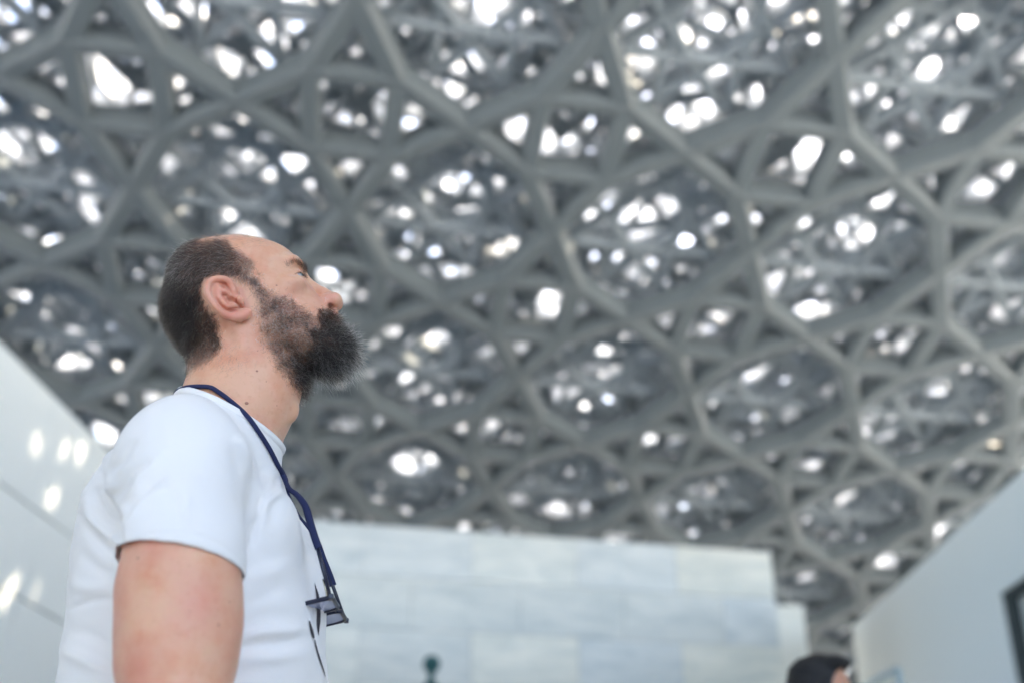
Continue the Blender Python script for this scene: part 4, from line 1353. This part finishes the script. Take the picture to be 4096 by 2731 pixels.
for s in (-1, 1):
    bm = bmesh.new(); bmesh.ops.create_uvsphere(bm, u_segments=16, v_segments=12, radius=.0125)
    bmesh.ops.translate(bm, verts=bm.verts, vec=W(.070, s * .031, .000)); bm_obj('eye', bm, m_eye, visitor, True)
m_hair2 = simple('black_hair', (.008, .008, .010), .6, bump=(400, .8, .003))
F = Field(hc_[0] - .16, hc_[0] + .16, YP - .15, YP + .15, hc_[2] - .12, hc_[2] + .16, .005)
F.ell(W(-.018, 0, .032), (.103, .082, .098), .01, R=RY)
F.ell(W(-.045, 0, -.015), (.075, .076, .085), .02, R=RY)
F.ell(W(.045, -.010, .095), (.050, .060, .026), .015, R=RY)
F.ell(W(.092, -.012, -.006), (.072, .088, .092), .008, 'cut', R=RY)
F.ell(W(.030, -.085, -.055), (.050, .035, .080), .008, 'cut', R=RY)
F.ell(W(.030, .085, -.055), (.050, .035, .080), .008, 'cut', R=RY)
Vp, Qp = F.mesh()
Vp = Vp + (.004 * vnoise(Vp, 240, 8) + .007 * vnoise(Vp, 70, 9))[:, None] * nrm_(Vp - np.array(hc_))
mesh_np('hair', Vp, Qp, m_hair2, visitor)
m_shirt2 = simple('navy_shirt', (.03, .045, .09), .85)
F = Field(hc_[0] - .40, hc_[0] + .40, YP - .40, YP + .40, .70, hc_[2] - .10, .008)
F.ell(W(-.05, 0, -.46), (.130, .188, .28), .05, R=RY)
F.cap(W(-.04, 0, -.17), W(-.045, 0, -.26), .065, .080, .03)
for s in (-1, 1): F.cap(W(-.04, s * .15, -.30), W(-.032, s * .225, -.50), .068, .062, .03)
F.f = np.maximum(F.f, F.Z - (hc_[2] - .165)); F.f = np.maximum(F.f, .82 - F.Z)
Vp, Qp = F.mesh(); mesh_np('shirt', Vp, Qp, m_shirt2, visitor)
legs(visitor, (hc_[0] - .03, YP), yaw, .86, .18, .09)

# ------------------------------------------------------------------ spectacles on their cord
both = shirt_bvh
def surf(px, py, off):
    h1, n1_ = cast(shirt_bvh, px, py); h2, n2_ = cast(bvh, px, py)
    o_ = Vector((0, 0, CZ)); best = None
    for h, nn in ((h1, n1_), (h2, n2_)):
        if h is not None and (best is None or (h - o_).length < (best[0] - o_).length): best = (h, nn)
    return best[0] + best[1] * off if best else None
m_cord = simple('navy_cord', (.010, .016, .070), .8, bump=(1500, .6, .0006))
near_px = [(838, 1548), (878, 1568), (934, 1612), (986, 1667), (1030, 1729), (1070, 1793), (1100, 1853), (1126, 1905)]
NP_ = []
for p in near_px:
    q = surf(p[0] - 2, p[1] + 3, .0035)
    if q is not None: NP_.append(q)
tailn = [at_y(1156, 1952, D - .040), at_y(1189, 1979, D - .048), at_y(1221, 2023, D - .055), at_y(1240, 2085, D - .062), at_y(1260, 2150, D - .067), at_y(1275, 2192, D - .068)]
back = Vector((NP_[0].x - .006, D, NP_[0].z + .004))
nk_ = [Vector((-.364 + .083 * math.cos(math.radians(a_)), D - .073 * math.sin(math.radians(a_)), 1.534 + (NP_[0].z - 1.534) * (180 - a_) / 80)) for a_ in (180, 155, 130)]
path_n = spline(nk_ + NP_ + tailn, 90)
cord = thing('eyewear_cord', 'navy fabric cord round the neck of the bearded man holding his spectacles', 'cord', (back.x, D, back.z))
rn = [.0030] * 62 + list(np.linspace(.0030, .0046, 14)) + [.0046] * 14
bm_obj('strap', tube(path_n, rn, 12, .75, up=Vector((0, 1, 0))), m_cord, cord, True)
FP_ = [Vector((p.x, 2 * D - p.y, p.z)) for p in NP_]
tailf = [at_y(1150, 1975, D + .030), at_y(1186, 2052, D + .036), at_y(1215, 2092, D + .048), at_y(1243, 2120, D + .058), at_y(1272, 2180, D + .066), at_y(1292, 2235, D + .067), at_y(1318, 2300, D + .067), at_y(1332, 2340, D + .067)]
path_f = spline([Vector((p.x, 2 * D - p.y, p.z)) for p in nk_] + FP_ + tailf, 90)
bm_obj('strap', tube(path_f, rn, 12, .75, up=Vector((0, 1, 0))), m_cord, cord, True)

m_frame = simple('dark_blue_acetate', (.006, .009, .030), .32, coat=.15)
m_gold = simple('hinge_metal', (.55, .52, .42), .25, metal=1.0)
m_lens, nt, b = mat_new('spectacle_lens')
b.inputs['Base Color'].default_value = (.60, .64, .84, 1); b.inputs['Roughness'].default_value = .04; b.inputs['Transmission Weight'].default_value = .45; b.inputs['IOR'].default_value = 1.45
xa = Vector((.972, 0, .235)); ya = Vector((0, 1, 0)); za = xa.cross(ya).normalized()
C1 = at_y(*z3(378, 985), D - .036)
specs = thing('spectacles', 'dark rimmed spectacles hanging upside down from the navy cord on the chest', 'spectacles', tuple(C1))
C0 = C1 + ya * .036
def rr(hx, hy, r_, n=9):
    out = []
    for (cx, cy_, a0) in ((hx - r_, hy - r_, 0), (-hx + r_, hy - r_, 90), (-hx + r_, -hy + r_, 180), (hx - r_, -hy + r_, 270)):
        for k in range(n):
            a_ = math.radians(a0 + 90 * k / (n - 1)); out.append((cx + r_ * math.cos(a_), cy_ + r_ * math.sin(a_)))
    return out
for s in (-1, 1):
    c = C0 + ya * (s * .0355)
    pts = rr(.0185, .0275, .010)
    bm = bmesh.new(); rings = []
    for (a_, b2) in pts:
        dirn = (xa * a_ + ya * b2).normalized()
        th = .0034 if a_ > .010 else .0019
        base = c + xa * a_ + ya * b2
        rings.append([bm.verts.new(base + dirn * (th * u) + za * v) for (u, v) in ((-.7, -.0022), (.7, -.0026), (1.1, 0), (.7, .0026), (-.7, .0022))])
    n_ = len(rings)
    for i in range(n_):
        for k in range(5): bm.faces.new((rings[i][k], rings[i][(k + 1) % 5], rings[(i + 1) % n_][(k + 1) % 5], rings[(i + 1) % n_][k]))
    bmesh.ops.recalc_face_normals(bm, faces=bm.faces[:])
    rim_o = bm_obj('rim', bm, m_frame, specs, True)
    bm = bmesh.new()
    top = [bm.verts.new(c + xa * a_ * .985 + ya * b2 * .985 + za * (.0007 + .0012 * (1 - (a_ / .0185) ** 2) * (1 - (b2 / .0275) ** 2))) for a_, b2 in pts]
    bot = [bm.verts.new(c + xa * a_ * .985 + ya * b2 * .985 - za * .0007) for a_, b2 in pts]
    bm.faces.new(top); bm.faces.new(bot[::-1])
    for i in range(n_): bm.faces.new((bot[i], bot[(i + 1) % n_], top[(i + 1) % n_], top[i]))
    bmesh.ops.recalc_face_normals(bm, faces=bm.faces[:])
    bm_obj('lens', bm, m_lens, specs)
    # hinge and temple
    hg = c + xa * .017 + ya * (s * .0315)
    end = Vector(path_n[-6]) if s < 0 else Vector(path_f[-14])
    bm = bmesh.new(); add_box(bm, hg - za * .0 + xa * .001, (.003, .0035, .003), None, .0008); bm_obj('end_piece', bm, m_frame, specs)
    m1 = hg + (end - hg) * .30
    bm_obj('hinge', tube([hg - Vector((.0035, 0, -.001)), m1 - Vector((.0035, 0, 0))], [.0014, .0010], 8), m_gold, specs, True)
    bm_obj('temple', tube([hg, hg + (end - hg) * .5, end], [.0028, .0036, .0034], 10, .7, up=Vector((1, 0, 0))), m_frame, specs, True)
bm_obj('bridge', tube([C0 + xa * .012 - ya * .009, C0 + xa * .0150 + za * .001, C0 + xa * .012 + ya * .009], .0018, 10), m_frame, specs, True)
for s in (-1, 1):
    bm_obj('nose_pad', tube([C0 + xa * .002 + ya * s * .0085, C0 + xa * -.002 + ya * s * .0075 + za * .004, C0 + xa * -.007 + ya * s * .008 + za * .005], [.0006, .0010, .0022], 8), m_gold, specs, True)

# ------------------------------------------------------------------ green bronze sculpture on a plinth before the marble block
m_bronze = simple('green_bronze', (.022, .10, .105), .5, metal=.3, var=(6, .3))
YS = 14.0
sp_ = at_y(1727, 2618, YS)
scl = thing('bronze_sculpture', 'slim dark green bronze sculpture with a round head in front of the marble block', 'sculpture', (sp_.x, YS, 0))
def lathe(prof, c, seg=28):
    bm = bmesh.new(); rings = []
    for (r_, z_) in prof:
        rings.append([bm.verts.new((c[0] + r_ * math.cos(2 * math.pi * k / seg), c[1] + r_ * math.sin(2 * math.pi * k / seg), c[2] + z_)) for k in range(seg)])
    for i in range(len(rings) - 1):
        for k in range(seg): bm.faces.new((rings[i][k], rings[i][(k + 1) % seg], rings[i + 1][(k + 1) % seg], rings[i + 1][k]))
    bm.faces.new(rings[0][::-1]); bm.faces.new(rings[-1])
    bmesh.ops.recalc_face_normals(bm, faces=bm.faces[:])
    return bm
R_ = .105
prof = [(max(.002, R_ * math.sin(a_)), -R_ + R_ * math.cos(a_)) for a_ in np.linspace(0.05, 2.55, 12)]
bm_obj('head', lathe(prof, sp_), m_bronze, scl, True)
bm_obj('figure', lathe([(.058, -.19), (.042, -.225), (.040, -.26), (.055, -.31), (.10, -.37), (.16, -.46), (.19, -.62), (.17, -.85), (.15, -1.05), (.19, -1.35), (.24, -1.6)], sp_), m_bronze, scl, True)
bm = bmesh.new(); hz_ = (sp_.z - 1.6) / 2; add_box(bm, (sp_.x, YS, hz_), (.35, .35, hz_), None, .01); bm_obj('plinth', bm, m_white, scl)
